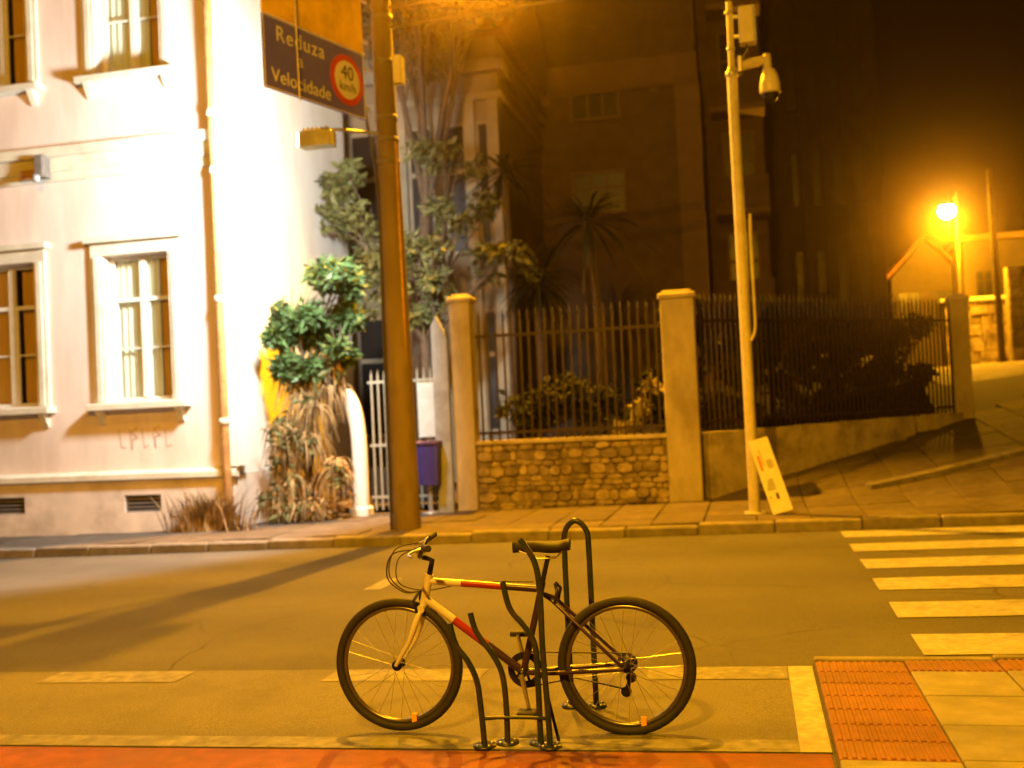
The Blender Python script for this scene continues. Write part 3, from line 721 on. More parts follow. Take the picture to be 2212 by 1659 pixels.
MB().lathe([(0, .10), (.045, .10), (.055, .05), (.055, -.10), (.07, -.13)], (.44, 13.75, 5.80), n=16).build('elbow', POLEPAINT, dcam)
MB().lathe([(.03, .20), (.07, .18), (.105, .10), (.125, 0), (.13, -.10), (.122, -.12), (.0, -.12)], (.46, 13.75, 5.52), n=24).build('housing', mat('camera shell', (.62, .58, .48), .35, .05, 9, 0), dcam)
MB().lathe([(.105, 0), (.098, -.05), (.07, -.09), (.03, -.108), (0, -.11)], (.46, 13.75, 5.40), n=20).build('dome', GLASSD, dcam)

# leaning board against the pole
lb = thing('leaning_board', 'white printed board with red mark leaning askew against the cream pole', 'board', (.30, 13.45, G(.3, 13.45)))
zl = G(.25, 13.4)
o0, o1 = Vector((.215, 13.36, zl + .012)), Vector((-.045, 13.665, zl + .90))
ux = Vector((.97, .05, .08)).normalized(); uz = (o1 - o0); Lh = uz.length; uz.normalize(); ux = (ux - uz * ux.dot(uz)).normalized(); uy = ux.cross(uz) * -1
LM = Matrix((ux, uy, uz)).transposed().to_4x4(); LM.translation = o0
def lsub(b, name, mt, parent=lb):
    b.v = [tuple(LM @ Vector(v)) for v in b.v]; return b.build(name, mt, parent)
lsub(MB().bevbox(0, .25, 0, .012, 0, Lh, .003), 'panel', BOARDW)
fr = -1 if uy.y > 0 else 1
yq = (-.004, -.001) if uy.y > 0 else (.013, .016)
lsub(MB().box(.045, .068, *yq, .56, .76), 'red_mark', REDINK)
lsub(MB().box(.085, .097, *yq, .62, .83), 'print_mark', GREYINK)
for k in range(5): lsub(MB().box(.13, .20 + .01 * (k % 2), *yq, .57 + k * .024, .582 + k * .024), 'print_line', GREYINK)
for k in range(5): lsub(MB().box(.03 + .01 * k, .14, *yq, .30 + k * .03, .316 + k * .03), 'print_line', GREYINK)
lsub(MB().box(.11, .145, *yq, .17, .25), 'print_mark', INK); lsub(MB().box(.03, .05, *yq, .2, .23), 'print_mark', GREYINK)

# ------------------------------------------------------------------ bicycle (heading left)
BX, BY = -1.20, 5.12; BZ = S * BX + .004
bike = thing('bicycle', 'white, red and dark purple city bicycle parked by the rack', 'bicycle', (BX, BY, BZ))
def bp(x, y, z): return (BX + x, BY + y, BZ + z)
def wheel(cx):
    c = bp(cx, 0, .334)
    w = thing('wheel', None, None, c); w.parent = bike; w.location = Vector(c) - wloc(bike)
    MB().torus(c, .311, .0225, 56, 10).build('tyre', BLACK, w)
    MB().torus(c, .283, .0115, 56, 8).build('rim', mat('dark rim', (.16, .15, .15), .3, .1, 20, 0, metal=.8), w)
    s_ = MB(); cc = Vector(c)
    for k in range(28):
        a = 2 * math.pi * k / 28; a2 = a + (.32 if k % 2 else -.32); sy = .028 if k % 4 < 2 else -.028
        s_.tube([cc + Vector((.022 * math.cos(a2 + 1.2 * (1 if k % 2 else -1)), sy, .022 * math.sin(a2 + 1.2 * (1 if k % 2 else -1)))), cc + Vector((.277 * math.cos(a), 0, .277 * math.sin(a)))], .0012, 4, False)
    s_.build('spokes', CHROME, w)
    MB().lathe([(0, -.055), (.008, -.055), (.008, -.036), (.026, -.034), (.026, -.024), (.014, -.02), (.014, .02), (.026, .024), (.026, .034), (.008, .036), (.008, .055), (0, .055)], c, 'y', 16).build('hub', BLACKM, w)
    MB().box(c[0] + .06, c[0] + .085, c[1] - .012, c[1] + .012, c[2] - .285, c[2] - .245).build('reflector', mat('amber reflector', (.8, .4, .03), .2, .1, 20, 0), w)
    return w
RH, FH = (.56, 0, .334), (-.585, 0, .334)
wheel(RH[0]); wheel(FH[0])
BBk = (.055, 0, .30); ST = (.165, 0, .715); HT = (-.405, 0, .775); HBm = (-.440, 0, .635)
def bt(pts, r, name, mt, n=12, parent=bike): return MB().tube([bp(*p) for p in pts], r, n).build(name, mt, parent)
def lp(a, b_, t): return tuple(a[i] + (b_[i] - a[i]) * t for i in range(3))
fr_ = bt([BBk, lp(BBk, ST, 1.06)], .0165, 'seat_tube', BPURP)
dt0, dt1 = lp(HT, HBm, .80), BBk
bt([dt0, lp(dt0, dt1, .30)], .0200, 'down_tube', BWHITE); bt([lp(dt0, dt1, .30), lp(dt0, dt1, .64)], .0202, 'down_tube', BRED); bt([lp(dt0, dt1, .64), dt1], .0200, 'down_tube', BPURP)
tt0, tt1 = lp(HT, HBm, .18), lp(BBk, ST, .97)
bt([tt0, lp(tt0, tt1, .30)], .0172, 'top_tube', BWHITE); bt([lp(tt0, tt1, .30), lp(tt0, tt1, .66)], .0174, 'top_tube', BRED); bt([lp(tt0, tt1, .66), tt1], .0172, 'top_tube', BPURP)
bt([lp(HT, HBm, -.05), lp(HT, HBm, 1.05)], .0215, 'head_tube', BWHITE)
for s_ in (-1, 1):
    bt([lp(BBk, ST, .93), (.22, .038 * s_, .655), (.545, .062 * s_, .345)], .0095, 'seat_stay', BPURP if s_ < 0 else BPURP, 8)
    bt([(.075, .022 * s_, .30), (.2, .045 * s_, .305), (.555, .062 * s_, .330)], .011, 'chain_stay', BPURP, 8)
    bt([(-.447, .020 * s_, .615), (-.455, .052 * s_, .585), (-.505, .058 * s_, .46), (-.582, .056 * s_, .338)], [.014, .016, .014, .009], 'fork_blade', BWHITE, 10)
    b = MB().tube([bp(-.462, .05 * s_, .60), bp(-.475, .055 * s_, .66), bp(-.455, .02 * s_, .70)], .008, 8); b.build('brake_arm', BLACKM, bike)
    b = MB().tube([bp(.235, .045 * s_, .64), bp(.25, .05 * s_, .70), bp(.235, .015 * s_, .73)], .008, 8); b.build('brake_arm', BLACKM, bike)
MB().tube([bp(-.445, -.045, .615), bp(-.445, .045, .615)], .02, 12).build('fork_crown', BWHITE, bike)
bt([lp(BBk, ST, 1.0), lp(BBk, ST, 1.36)], .0125, 'seat_post', BLACKM)
sx, sz = .195, .885                                                  # saddle
pr = [(-.165, .014, .012), (-.12, .020, .016), (-.05, .032, .016), (.02, .055, .010), (.07, .075, .012), (.105, .066, .022), (.12, .03, .022)]
b = MB(); vs = []
for (px, hw, dz) in pr:
    for k in range(10):
        a = math.pi * 2 * k / 10; vs.append(bp(sx + px, hw * math.cos(a), sz + .016 + dz + (.022 if math.sin(a) > 0 else .034) * math.sin(a)))
n = 10; b.add(vs, [(i * n + j, i * n + (j + 1) % n, (i + 1) * n + (j + 1) % n, (i + 1) * n + j) for i in range(len(pr) - 1) for j in range(n)] + [tuple(range(n)), tuple(range(len(vs) - n, len(vs)))[::-1]], True)
b.build('saddle', BLACK, bike)
for s_ in (-.02, .02): bt([(sx - .13, s_, sz + .008), (sx - .04, s_, sz - .03), (sx + .05, s_, sz - .03), (sx + .09, s_ * 2, sz + .01)], .0035, 'saddle_rail', CHROME, 6)
bt([lp(HT, HBm, -.05), lp(HT, HBm, -.55), (-.432, 0, .868)], .0145, 'stem', BLACKM)
# handlebar, turned a little towards the viewer
TA = R(14)
def hb(x, y, z): return bp(-.44 + x * math.cos(TA) - y * math.sin(TA), x * math.sin(TA) + y * math.cos(TA), z)
MB().tube(smooth([hb(.05, -.29, .945), hb(.02, -.16, .935), hb(-.005, -.07, .885), hb(-.005, 0, .872), hb(-.005, .07, .885), hb(.02, .16, .935), hb(.05, .29, .945)], 5), .0115, 10).build('handlebar', BLACKM, bike)
for s_ in (-1, 1):
    MB().tube([hb(.027, .185 * s_, .9385), hb(.052, .30 * s_, .9455)], .0165, 10).build('grip', BLACK, bike)
    MB().tube(smooth([hb(.01, .15 * s_, .93), hb(-.035, .16 * s_, .915), hb(-.05, .20 * s_, .905), hb(-.03, .27 * s_, .905)], 4), .0065, 8).build('brake_lever', CHROME, bike)
    MB().tube(smooth([hb(-.02, .14 * s_, .925), hb(-.14, .10 * s_, .90), hb(-.17, .05 * s_, .78), hb(-.09, .02 * s_, .70), bp(-.455, .015, .70)], 7), .0035, 6).build('brake_cable', CABLE, bike)
MB().tube(smooth([hb(-.01, .10, .91), hb(-.12, .06, .86), hb(-.12, .03, .74), bp(-.42, .022, .70), bp(-.2, .026, .735), bp(.12, .024, .735)], 6), .003, 6).build('gear_cable', CABLE, bike)
MB().lathe([(0, .03), (.018, .026), (.026, .008), (.026, 0), (0, 0)], hb(0, -.055, .895), n=14).build('bell', CHROME, bike)
# drivetrain on the far side
c = bp(BBk[0], .045, BBk[2])
cs = MB().lathe([(.055, -.003), (.088, -.003), (.088, .003), (.055, .003), (.055, -.003)], c, 'y', 32, False)
for k in range(5):
    a = 2 * math.pi * k / 5; cs.tube([c, (c[0] + .06 * math.cos(a), c[1], c[2] + .06 * math.sin(a))], .007, 6)
cs.build('chainring', BLACKM, bike)
MB().lathe([(.0, -.012), (.026, -.012), (.045, 0), (.05, .006), (.05, .014), (.0, .014)], bp(.56, .04, .334), 'y', 24).build('cassette', BLACKM, bike)
MB().lathe([(0, -.05), (.021, -.05), (.021, .05), (0, .05)], bp(*BBk), 'y', 16).build('bottom_bracket', BLACKM, bike)
b = MB().tube([bp(BBk[0], .045, BBk[2] + .088), bp(.56, .045, .334 + .048)], .004, 6); b.tube([bp(BBk[0], .045, BBk[2] - .088), bp(.30, .045, .262), bp(.545, .045, .21)], .004, 6); b.build('chain', BLACKM, bike)
b = MB().tube([bp(.56, .05, .33), bp(.575, .055, .27), bp(.545, .055, .19)], .011, 8); b.lathe([(0, -.006), (.026, -.006), (.026, .006), (0, .006)], bp(.575, .055, .265), 'y', 14); b.lathe([(0, -.006), (.026, -.006), (.026, .006), (0, .006)], bp(.548, .055, .195), 'y', 14); b.build('derailleur', BLACKM, bike)
for s_, (dx, dz) in ((-1, (.035, -.166)), (1, (-.035, .166))):
    e = (BBk[0] + dx, .068 * s_, BBk[2] + dz)
    MB().tube([bp(BBk[0], .055 * s_, BBk[2]), bp(*e)], [.013, .009], 8).build('crank', CHROME, bike)
    pd = MB().bevbox(*[v for v in (BX + e[0] - .045, BX + e[0] + .045, BY + e[1] + (.01 if s_ > 0 else -.09), BY + e[1] + (.09 if s_ > 0 else -.01), BZ + e[2] - .012, BZ + e[2] + .012)], .006); pd.build('pedal', BLACK, bike)
MB().tube([bp(.16, -.05, .29), bp(.24, -.13, .004)], .008, 8).build('kickstand', BLACKM, bike)

# ------------------------------------------------------------------ bicycle racks
def rack(label, y, tubes, feet):
    t = thing('bike_rack', label, 'bike rack', (sum(f[0] for f in feet) / len(feet), y, S * -1 + .004), 'bicycle racks by the parked bicycle')
    for nm, pts, r_ in tubes: MB().tube(smooth([(px, y + dy, pz) for px, dy, pz in pts], 6), r_, 10).build(nm, GREENM, t)
    for fx, fy in feet:
        MB().lathe([(0, .012), (.055, .012), (.055, 0), (0, 0)][::-1], (fx, y + fy, S * fx + .006), n=16).build('foot_plate', GREENM, t)
        for q in range(4):
            a = math.pi / 4 + q * math.pi / 2
            MB().lathe([(.007, 0), (.007, .008), (0, .010)], (fx + .04 * math.cos(a), y + fy + .04 * math.sin(a), S * fx + .017), n=6).build('bolt', CHROME, t)
rack('dark green rack of wavy bent tubes in front of the bicycle', 4.90,
     [('bent_tube', [(-1.30, 0, -.01), (-1.31, 0, .16), (-1.325, 0, .30), (-1.37, 0, .40), (-1.42, 0, .47), (-1.445, 0, .57)], .0145),
      ('bent_tube', [(-1.20, .05, -.01), (-1.20, .05, .2), (-1.215, .05, .33), (-1.26, .05, .42), (-1.33, .05, .52), (-1.355, .05, .61)], .0145),
      ('bent_tube', [(-1.04, .05, -.01), (-1.04, .05, .30), (-1.045, .05, .45), (-1.09, .05, .54), (-1.16, .05, .63), (-1.19, .05, .76)], .0145),
      ('bent_tube', [(-.985, 0, -.01), (-.99, 0, .2), (-1.0, 0, .45), (-1.0, 0, .70), (-1.015, 0, .84), (-1.06, 0, .93), (-1.085, 0, .96)], .0145),
      ('tie_bar', [(-1.306, .0, .12), (-1.2, .03, .12), (-1.04, .03, .12), (-.988, .0, .12)], .009)],
     [(-1.30, 0), (-1.20, .05), (-1.04, .05), (-.985, 0)])
rack('plain dark upright hoop rack behind the rear wheel of the bicycle', 5.58,
     [('hoop', [(-.995, 0, -.01), (-.995, 0, .3), (-.995, 0, .80), (-.985, 0, .92), (-.93, 0, .97), (-.875, 0, .92), (-.865, 0, .80), (-.865, 0, .3), (-.865, 0, -.01)], .0155),
      ('crossbar', [(-.98, 0, .20), (-.93, 0, .20), (-.88, 0, .20)], .012)],
     [(-.995, 0), (-.865, 0)])

# ------------------------------------------------------------------ plants
def leaves(b, c, rad, n, size, rnd, flat=.55, asp=2.2):
    for _ in range(n):
        while True:
            v = Vector((rnd.uniform(-1, 1), rnd.uniform(-1, 1), rnd.uniform(-1, 1)))
            if v.length < 1: break
        v = v * (v.length ** -.35 if v.length > .05 else 1)
        p = Vector(c) + Vector((v.x * rad[0], v.y * rad[1], v.z * rad[2]))
        d = Vector((rnd.gauss(0, 1), rnd.gauss(0, 1), rnd.gauss(-.3, .7))).normalized()
        s_ = d.cross(Vector((rnd.gauss(0, 1), rnd.gauss(0, 1), rnd.gauss(0, 1)))).normalized()
        L = size * rnd.choice((.45, .7, .9, 1.1, 1.5)) * rnd.uniform(.8, 1.15); W = L / asp * rnd.uniform(.7, 1.2)
        nn = d.cross(s_) * (W * .25)
        b.add([p, p + d * L * .5 + s_ * W * .5 + nn, p + d * L, p + d * L * .5 - s_ * W * .5 + nn], [(0, 1, 2), (0, 2, 3)])
def tree(name, label, base, clumps, trunk_r, mt, size, per, seed, cat='tree', group=None):
    rnd = random.Random(seed); base = Vector(base)
    t = thing(name, label, cat, base, group)
    top = Vector((sum(c[0][0] for c in clumps), sum(c[0][1] for c in clumps), sum(c[0][2] for c in clumps))) / len(clumps)
    fork = base.lerp(top, .55); fork.z = base.z + (top.z - base.z) * .6
    tb = MB().tube(smooth([base - Vector((0, 0, .15)), base.lerp(fork, .4) + Vector((rnd.uniform(-.1, .1), 0, 0)), fork], 4), [trunk_r * (1 - .35 * k / 8) for k in range(9)], 9)
    for c, rad in clumps:
        c = Vector(c); mid = fork.lerp(c, .55) + Vector((rnd.uniform(-.2, .2), rnd.uniform(-.2, .2), rnd.uniform(-.1, .2)))
        tb.tube(smooth([fork - Vector((0, 0, .1)), mid, c], 4), [trunk_r * .5 * (1 - .8 * k / 8) for k in range(9)], 6)
        for _ in range(4):
            e = c + Vector((rnd.uniform(-1, 1) * rad[0], rnd.uniform(-1, 1) * rad[1], rnd.uniform(-.6, 1) * rad[2])) * .8
            tb.tube([mid, mid.lerp(e, .5) + Vector((0, 0, .08)), e], [trunk_r * .18, trunk_r * .12, trunk_r * .05], 5)
    tb.build('trunk', BARK, t)
    b = MB()
    for c, rad in clumps:
        k = max(3, int(5 * (rad[0] + rad[1]) ))
        for _ in range(k):
            cc = Vector(c) + Vector((rnd.uniform(-1, 1) * rad[0], rnd.uniform(-1, 1) * rad[1], rnd.uniform(-1, 1) * rad[2])) * .75
            f = rnd.uniform(.3, .5)
            leaves(b, cc, (rad[0] * f, rad[1] * f, rad[2] * f), int(per / k), size, rnd)
    b.build('crown', mt, t)
    return t
def P(x, y, Y): return tuple(atY(x, y, Y))
# leafy shrub at the house corner, with dry hanging growth below
sh = tree('leafy_shrub', 'bright green leafy shrub glowing against the floodlit white wall', (-6.75, 15.75, .05),
     [(P(640, 660, 15.5), (.42, .35, .38)), (P(690, 630, 15.6), (.5, .4, .42)), (P(655, 730, 15.5), (.42, .35, .35)), (P(730, 600, 15.9), (.4, .4, .4)), (P(735, 700, 15.8), (.42, .4, .5)), (P(608, 690, 15.3), (.22, .2, .3)), (P(700, 770, 15.5), (.45, .35, .25)), (P(600, 742, 15.2), (.2, .2, .24)), (P(618, 790, 15.2), (.26, .2, .2))], .09, LEAFG, .15, 900, 31, 'shrub')
dry = thing('dry_creeper', 'mass of dry brown hanging creeper spreading at the foot of the white wall', 'creeper', (-6.7, 15.3, .04))
rnd = random.Random(77); b = MB(); st = MB()
def blade(b, pts, w):
    vs = []; n = len(pts)
    tw = Vector((rnd.gauss(0, 1), rnd.gauss(0, .6), 0)).normalized()
    for i, p in enumerate(pts):
        ww = w * (1 - .75 * abs(2 * i / (n - 1) - .7)); vs += [Vector(p) - tw * max(.002, ww), Vector(p) + tw * max(.002, ww)]
    b.add(vs, [(2 * i, 2 * i + 1, 2 * i + 3, 2 * i + 2) for i in range(n - 1)])
gl = MB()
for k in range(30):
    t = rnd.random(); za = .25 + 2.3 * (k / 30) ** 1.1; wd = .95 - .22 * za
    a0 = Vector((-6.62 + rnd.uniform(-1, 1) * wd * .8, 15.42 + rnd.uniform(-.3, .25) - .12 * (2.6 - za), za + rnd.uniform(-.1, .1)))
    st.tube(smooth([(a0.x * .6 - 6.6 * .4, 15.5, max(.05, za - 1.1)), (a0.x, a0.y + .06, za - .35), tuple(a0)], 3), .012, 5, False)
    for q in range(34):
        an = rnd.uniform(0, 2 * math.pi); L = rnd.uniform(.3, .85); o_ = rnd.uniform(.12, .4)
        e = a0 + Vector((math.cos(an) * o_, math.sin(an) * o_ * .6 - .05, -L * rnd.uniform(.5, 1)))
        e.z = max(.06, e.z)
        if e.x < -7.4 and e.y > 14.4: e.x = -7.38
        blade(b, smooth([tuple(a0), tuple(a0.lerp(e, .45) + Vector((math.cos(an) * .06, 0, .12))), tuple(e)], 3), rnd.uniform(.010, .028))
    if rnd.random() < .5: leaves(gl, a0 + Vector((rnd.uniform(-.15, .15), -.15, -.1)), (.2, .15, .2), 40, .13, rnd)
for k in range(46):
    leaves(b, (-7.3 + rnd.random() * 1.3, 14.85 + rnd.random() * .7, .1 + abs(rnd.gauss(0, .2))), (.14, .12, .12), 8, .14, rnd, asp=3.5)
gl.build('olive_leaves', LEAFO, dry)
st.build('stems', BARK, dry); b.build('dead_leaves', DRY, dry)
tuf = thing('dry_tuft', 'low tuft of dry grass on the pavement at the foot of the downpipe', 'grass tuft', (-7.75, 14.15, .03)); b = MB()
for k in range(620):
    a = rnd.uniform(0, 2 * math.pi); L = rnd.uniform(.15, .8); p = Vector((-7.72 + rnd.gauss(0, .25), 14.2 + rnd.gauss(0, .06), S * -7.7 + .11)); d = Vector((math.cos(a) * .45, math.sin(a) * .25 - .1, 1)).normalized()
    s_ = Vector((-math.sin(a), math.cos(a), 0)) * .012
    b.add([p - s_, p + s_, p + d * L * .6 + s_ * .7, p + d * L + Vector((math.cos(a) * .1, 0, -.06)), p + d * L * .6 - s_ * .7], [(0, 1, 2, 4), (4, 2, 3)])
b.build('blades', DRY, tuf)
tree('garden_tree', 'loose olive-leaved tree behind the concrete pole and the gate', (-5.6, 18.6, .2),
     [(P(760, 480, 18.2), (.7, .6, .6)), (P(900, 560, 18.4), (.75, .6, .55)), (P(960, 330, 18.8), (.7, .6, .35)), (P(1000, 470, 18.6), (.65, .6, .45)), (P(1080, 560, 18.4), (.6, .6, .4)), (P(930, 640, 18.0), (.6, .5, .5)), (P(740, 400, 18.4), (.5, .5, .4)), (P(830, 620, 18.2), (.6, .5, .6))], .14, LEAFO, .17, 420, 41)
tree('tall_tree', 'tall tree whose sodium-lit crown fills the top of the frame beside the pole', (-6.4, 20.0, .2),
     [(P(900, -20, 19.5), (1.0, .8, .7)), (P(990, 30, 19.8), (.9, .8, .6)), (P(840, 60, 19.6), (.8, .7, .7)), (P(1040, -60, 19.5), (1.0, .8, .7)), (P(920, 110, 20), (.6, .6, .5))], .17, mat('dusty leaves', (.12, .10, .05), .75, .35, 3, 0), .17, 900, 43)
def spiky(name, label, base, h, n, L, mt, seed, group=None, cat='palm'):
    rnd = random.Random(seed); base = Vector(base); t = thing(name, label, cat, base, group)
    top = base + Vector((rnd.uniform(-.2, .2), rnd.uniform(-.1, .1), h))
    MB().tube(smooth([base - Vector((0, 0, .2)), base.lerp(top, .5) + Vector((.06, 0, 0)), top], 4), .07, 8).build('trunk', BARK, t)
    b = MB()
    for k in range(n):
        a = rnd.uniform(0, 2 * math.pi); el = rnd.uniform(-.5, 1.3); l = L * rnd.uniform(.7, 1.15)
        d = Vector((math.cos(a) * math.cos(el), math.sin(a) * math.cos(el), math.sin(el))); s_ = Vector((-math.sin(a), math.cos(a), 0)) * .035
        vs = []
        for q in range(6):
            tq = q / 5; p = top + d * l * tq + Vector((0, 0, -.55 * l * tq * tq)); w = math.sin(math.pi * min(1, .15 + tq * .85)) ; vs += [p - s_ * w, p + s_ * w]
        b.add(vs, [(2 * q, 2 * q + 1, 2 * q + 3, 2 * q + 2) for q in range(5)])
    b.build('fronds', mt, t)
def GG(x, y): return G(x, y) + .84
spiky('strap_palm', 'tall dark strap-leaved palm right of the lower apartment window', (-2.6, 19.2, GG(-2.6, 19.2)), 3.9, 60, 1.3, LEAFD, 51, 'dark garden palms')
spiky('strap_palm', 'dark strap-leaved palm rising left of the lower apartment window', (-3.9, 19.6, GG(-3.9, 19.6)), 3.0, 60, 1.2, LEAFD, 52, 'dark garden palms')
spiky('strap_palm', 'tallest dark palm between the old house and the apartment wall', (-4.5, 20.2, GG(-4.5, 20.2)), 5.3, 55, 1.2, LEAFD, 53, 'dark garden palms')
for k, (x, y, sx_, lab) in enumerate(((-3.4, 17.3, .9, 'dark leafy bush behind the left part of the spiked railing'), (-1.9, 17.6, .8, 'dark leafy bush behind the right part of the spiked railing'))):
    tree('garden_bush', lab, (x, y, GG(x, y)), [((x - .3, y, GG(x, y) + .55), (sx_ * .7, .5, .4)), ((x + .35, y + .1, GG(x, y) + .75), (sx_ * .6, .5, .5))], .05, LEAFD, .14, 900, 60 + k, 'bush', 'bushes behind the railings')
for k in range(4):
    hc = F0 + FD * (.9 + k * 1.35) - nrm * .75; gz = GG(hc.x, hc.y) - .1
    labs = ('dark hedge bush behind the side-street railing next to the thick pillar', 'dark hedge bush behind the side-street railing right of the camera pole', 'dark hedge bush behind the upper half of the side-street railing', 'dark hedge bush behind the side-street railing next to the end pillar')
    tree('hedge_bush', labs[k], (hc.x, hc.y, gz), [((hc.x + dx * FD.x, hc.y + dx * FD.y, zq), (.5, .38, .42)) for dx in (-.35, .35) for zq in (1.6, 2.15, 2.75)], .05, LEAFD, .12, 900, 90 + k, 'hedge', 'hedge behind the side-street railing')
tree('pale_bush', 'pale-leaved plant pushing through the spiked railing by the thick pillar', (-1.55, 16.35, GG(-1.55, 16.35)), [((-1.55, 16.25, 1.55), (.22, .15, .22)), ((-1.85, 16.25, 1.28), (.28, .15, .15)), ((-1.4, 16.2, 1.75), (.12, .12, .15))], .03, PALEF, .12, 150, 71, 'plant')
# ------------------------------------------------------------------ buildings behind
def bwin(b_, x0, x1, z0, z1, y, fr=TRIM, bars=2):
    w = MB().box(x0 - .07, x0, y - .05, y, z0 - .07, z1 + .07).box(x1, x1 + .07, y - .05, y, z0 - .07, z1 + .07).box(x0, x1, y - .05, y, z1, z1 + .07).box(x0 - .1, x1 + .1, y - .1, y, z0 - .075, z0).build('window', fr, b_)
    MB().add([(x0, y - .012, z0), (x1, y - .012, z0), (x1, y - .012, z1), (x0, y - .012, z1)], [(0, 1, 2, 3)]).build('pane', GLASSD, w)
    for k in range(bars):
        xx = x0 + (x1 - x0) * (k + 1) / (bars + 1); MB().box(xx - .02, xx + .02, y - .035, y - .014, z0, z1).build('glazing_bar', fr, w)
    MB().box(x0, x1, y - .038, y - .036 + .004, z0 + (z1 - z0) * .62, z0 + (z1 - z0) * .66).build('glazing_bar', fr, w)
oh = thing('old_house', 'faded old house with pale pilasters and tall dark windows behind the pole', 'house', (-7, 21, .3))
YO = 21.3
MB().box(-12, -4.75, YO, 28, -.2, 9.3).build('wall', OLDH, oh)
MB().box(-12.1, -4.6, YO - .22, 28, 8.55, 8.8).box(-12.1, -4.65, YO - .1, 28, 8.0, 8.14).build('cornice', OLDT, oh)
MB().prism([(-12.4, YO - .5, 9.3), (-12.4, 28.3, 9.3), (-12.4, 24.6, 11.2)], (7.9, 0, 0)).build('roof', ROOF, oh)
for xx in (-8.3, -6.95, -6.15, -5.45, -4.95): MB().box(xx, xx + .22, YO - .14, YO, .0, 7.98).build('pilaster', OLDT, oh)
for x0, x1 in ((-7.95, -7.05), (-6.65, -6.22), (-5.87, -5.5), (-5.17, -5.0)):
    bwin(oh, x0, x1, 4.9, 7.5, YO, OLDT, 0); bwin(oh, x0, x1, 1.2, 3.6, YO, OLDT, 0)
ap = thing('apartment_block', 'dark brown apartment block with corner column and small barred windows', 'building', (-2.5, 27, .9))
YA = 26.0
x0, x1 = P(1110, 300, YA)[0], P(1508, 300, YA)[0]
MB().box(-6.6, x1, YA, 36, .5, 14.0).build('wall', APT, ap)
MB().box(-6.6, x1 + .06, YA - .10, YA, 9.25, 10.0).build('band', APTT, ap)
MB().box(x1 - .5, x1 + .08, YA - .14, YA, .5, 9.24).build('corner_column', APTT, ap)
for (a, b_, c, d) in ((1235, 175, 1335, 250), (1240, 380, 1350, 455)):
    p, q = P(a, b_, YA), P(c, d, YA); bwin(ap, p[0], q[0], q[2], p[2], YA, APTT, 2)
for (a, b_) in ((1180, 217), (1412, 185)):
    p = P(a, b_, YA); MB().box(p[0] - .1, p[0] + .1, YA - .04, YA, p[2] - .16, p[2] + .16).build('air_vent', APTT, ap)
MB().box(-6.6, x1 + .3, YA - .35, 36.3, 14.0, 14.3).build('roof_slab', APTT, ap)
wg = thing('apartment_wing', 'darker recessed wing of flats with stacked balconies behind the camera pole', 'building', (0, 29, .9))
YB = 28.0; xr = P(1655, 400, YB)[0]
MB().box(x1 - .4, xr, YB, 37, .5, 13.5).build('wall', APT, wg)
for z in (3.6, 6.2, 8.8, 11.4):
    MB().box(x1 + .3, xr + .05, YB - .9, YB, z, z + .14).build('balcony_slab', APTT, wg)
    MB().box(x1 + .3, xr + .05, YB - .9, YB - .82, z + .14, z + .95).build('balcony_front', APT, wg)
    bwin(wg, x1 + .6, xr - .3, z + .3, z + 2.2, YB, APTT, 1)

DARKB = mat('night dark plaster', (.035, .024, .016), .95, .2, 3, .2, 30)  # night shade put into the colour: plaster darkened so the building reads as unlit
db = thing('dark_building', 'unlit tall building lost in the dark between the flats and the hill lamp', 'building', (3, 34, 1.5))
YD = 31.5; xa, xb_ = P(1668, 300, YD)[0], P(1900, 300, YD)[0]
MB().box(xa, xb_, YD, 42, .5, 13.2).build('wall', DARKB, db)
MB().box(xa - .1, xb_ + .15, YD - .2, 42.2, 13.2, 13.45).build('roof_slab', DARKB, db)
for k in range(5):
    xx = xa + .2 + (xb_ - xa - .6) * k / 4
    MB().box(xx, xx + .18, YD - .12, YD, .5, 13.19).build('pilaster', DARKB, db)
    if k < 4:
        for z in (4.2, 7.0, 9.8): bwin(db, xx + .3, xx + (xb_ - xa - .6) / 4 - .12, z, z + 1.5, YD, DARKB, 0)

# ------------------------------------------------------------------ top of the side street
hz = lambda x, y: G(x, y)
hl = thing('hill_lamp', 'glowing sodium street lamp at the top of the side street', 'street lamp', (L_HILL.x + .35, L_HILL.y + .5, hz(L_HILL.x + .35, L_HILL.y + .5)))
bx_, by_ = L_HILL.x + .35, L_HILL.y + .5
MB().tube([(bx_, by_, hz(bx_, by_) - .1), (bx_, by_, L_HILL.z + .6)], [.07, .05], 12).build('pole', BARK, hl)
MB().tube(smooth([(bx_, by_, L_HILL.z + .45), (bx_ - .2, by_ - .2, L_HILL.z + .4), (L_HILL.x + .05, L_HILL.y, L_HILL.z + .22)], 5), .03, 8).build('arm', BARK, hl)
MB().lathe([(0, .26), (.12, .24), (.22, .17), (.25, .14), (.24, .13)], L_HILL, n=18).build('hood', STEEL, hl)
MB().lathe([(.0, .16), (.15, .14), (.23, .05), (.24, -.05), (.18, -.17), (.08, -.23), (0, -.24)], L_HILL, n=20).build('globe', BULB, hl)
p = P(2165, 770, 31.5); z = hz(p[0], p[1])
wp = tag(MB().tube([(p[0], p[1], z - .1), (p[0] - .06, p[1], 7.6)], [.10, .07], 12).build('wooden_pole', BARK, None, (p[0], p[1], z)), 'dark slim pole at the right edge up the hill', 'pole')
hh = thing('hill_house', 'yellow-lit gabled house at the top of the hill under the lamp', 'house', (5.4, 38, 2.2))
YH = 38.0
a, c, d = P(1928, 645, YH), P(2078, 645, YH), P(1995, 535, YH)
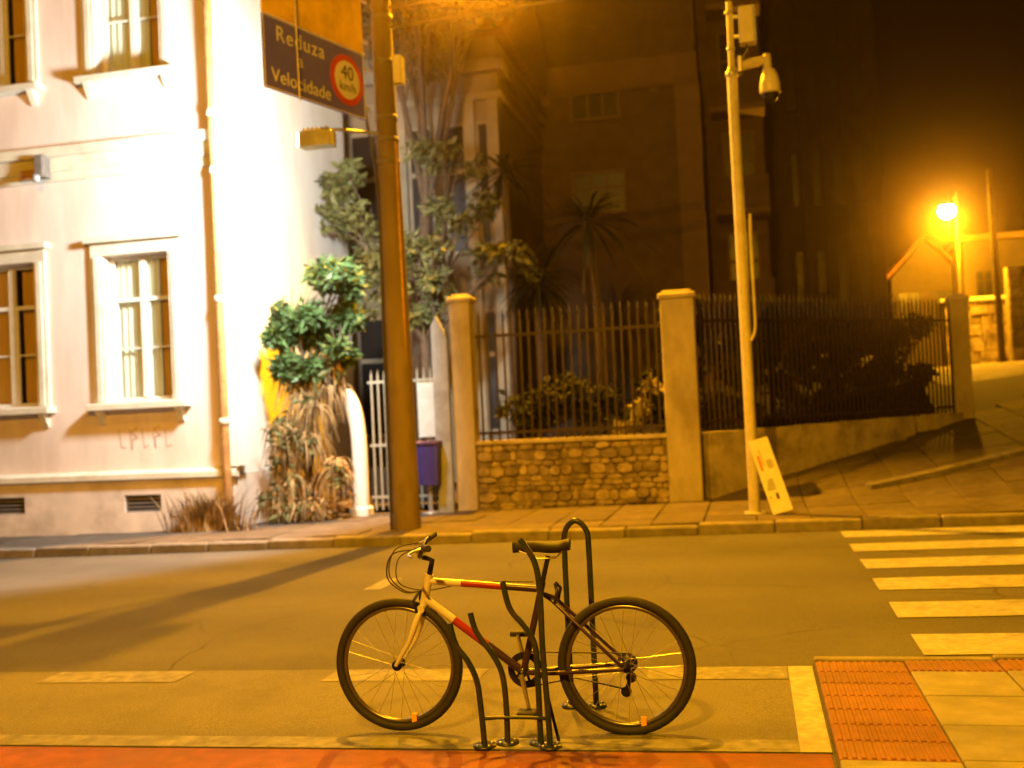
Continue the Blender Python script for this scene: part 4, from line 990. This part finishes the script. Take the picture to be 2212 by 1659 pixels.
MB().prism([(a[0], YH, 1.5), (c[0], YH, 1.5), (c[0], YH, 5.4), ((a[0] + c[0]) / 2, YH, 6.6), (a[0], YH, 5.4)], (0, 6, 0)).build('wall', HILLW, hh)
e_ = (a[0] + c[0]) / 2
for s_ in (-1, 1):
    xx = a[0] - .25 if s_ < 0 else c[0] + .25
    MB().prism([(xx, YH - .3, 5.28), (e_, YH - .3, 6.66), (e_, YH - .3, 6.80), (xx, YH - .3, 5.42)], (0, 6.6, 0)).build('roof', ROOF, hh)
bwin(hh, e_ - .9, e_ - .2, 3.6, 4.9, YH, HILLW, 1); bwin(hh, e_ + .3, e_ + 1.0, 3.6, 4.9, YH, HILLW, 1)
h2 = thing('far_house', 'flat-roofed lit house with a dark window behind the stone wall up the hill', 'house', (8.2, 37, 2.2))
Y2 = 36.0
a, c = P(2082, 600, Y2), P(2185, 600, Y2)
MB().box(a[0], c[0] + 3, Y2, Y2 + 6, 1.5, 6.2).build('wall', HILLW, h2)
MB().box(a[0] - .15, c[0] + 3.1, Y2 - .25, Y2 + 6.1, 6.2, 6.4).build('roof', APTT, h2)
p, q = P(2108, 588, Y2), P(2145, 640, Y2); bwin(h2, p[0], q[0], q[2], p[2], Y2, HILLW, 1)
p, q = P(2162, 588, Y2), P(2182, 640, Y2); bwin(h2, p[0], q[0], q[2], p[2], Y2, HILLW, 0)
gw = thing('hill_wall', 'stone garden wall closing the top of the side street', 'wall', (7, 33.8, 2.2))
Y3 = 33.6; a, c = P(2085, 700, Y3), P(2225, 700, Y3)
zt = P(2130, 648, Y3)[2]
MB().box(a[0] - .6, c[0] + 3, Y3, Y3 + .3, 1.6, zt).build('core', MORTAR, gw)
rnd = random.Random(15); z = 2.1
while z < zt - .03:
    h = min(rnd.uniform(.2, .32), zt - .01 - z); x = a[0] - .58
    while x < c[0] + 2.6:
        w = rnd.uniform(.28, .6); MB().bevbox(x, x + w - .03, Y3 - rnd.uniform(.02, .06), Y3 + .01, z, z + h - .025, .012).build('stone', STONE, gw); x += w
    z += h
MB().bevbox(a[0] - .65, c[0] + 3, Y3 - .08, Y3 + .38, zt, zt + .1, .02).build('coping', BOARDW, gw)
sw_ = thing('stone_tower_wall', 'taller rough stone wall at the right edge up the hill', 'wall', (9.0, 31.8, 2.2))
a = P(2182, 700, 31.8); zt = P(2190, 575, 31.8)[2]
MB().box(a[0], a[0] + 4, 31.8, 32.2, 1.6, zt).build('core', MORTAR, sw_)
z = 2.1
while z < zt - .05:
    h = min(rnd.uniform(.22, .36), zt - z); x = a[0] + .01
    while x < a[0] + 2.4:
        w = rnd.uniform(.25, .55); MB().bevbox(x, x + w - .03, 31.8 - rnd.uniform(.03, .09), 31.81, z, z + h - .03, .015).build('stone', STONE, sw_); x += w
    z += h

# ------------------------------------------------------------------ lamp on the near pavement (behind the viewer)
rl = thing('street_lamp', 'sodium street lamp on the near pavement behind the viewer', 'street lamp', (L_ROAD.x, L_ROAD.y - 1.6, .1))
MB().tube([(L_ROAD.x, L_ROAD.y - 1.6, .0), (L_ROAD.x, L_ROAD.y - 1.6, 8.7)], [.1, .06], 12).build('pole', POLEC, rl)
MB().tube([(L_ROAD.x, L_ROAD.y - 1.6, 8.55), (L_ROAD.x, L_ROAD.y - .1, 8.72)], .03, 8).build('arm', STEEL, rl)
lantern(rl, L_ROAD)

# ------------------------------------------------------------------ night haze
HAZE = 0.0014
if HAZE > 0:
    mt = bpy.data.materials.new('haze'); mt.use_nodes = True; n = mt.node_tree; n.nodes.clear()
    o = n.nodes.new('ShaderNodeOutputMaterial'); v = n.nodes.new('ShaderNodeVolumePrincipled')
    v.inputs['Color'].default_value = (.95, .74, .6, 1); v.inputs['Density'].default_value = HAZE; v.inputs['Anisotropy'].default_value = .96
    n.links.new(v.outputs[0], o.inputs['Volume'])
    hzb = MB().box(-505, 505, -305, 705, -3.2, 15).build('haze', mt); hzb['kind'] = 'stuff'
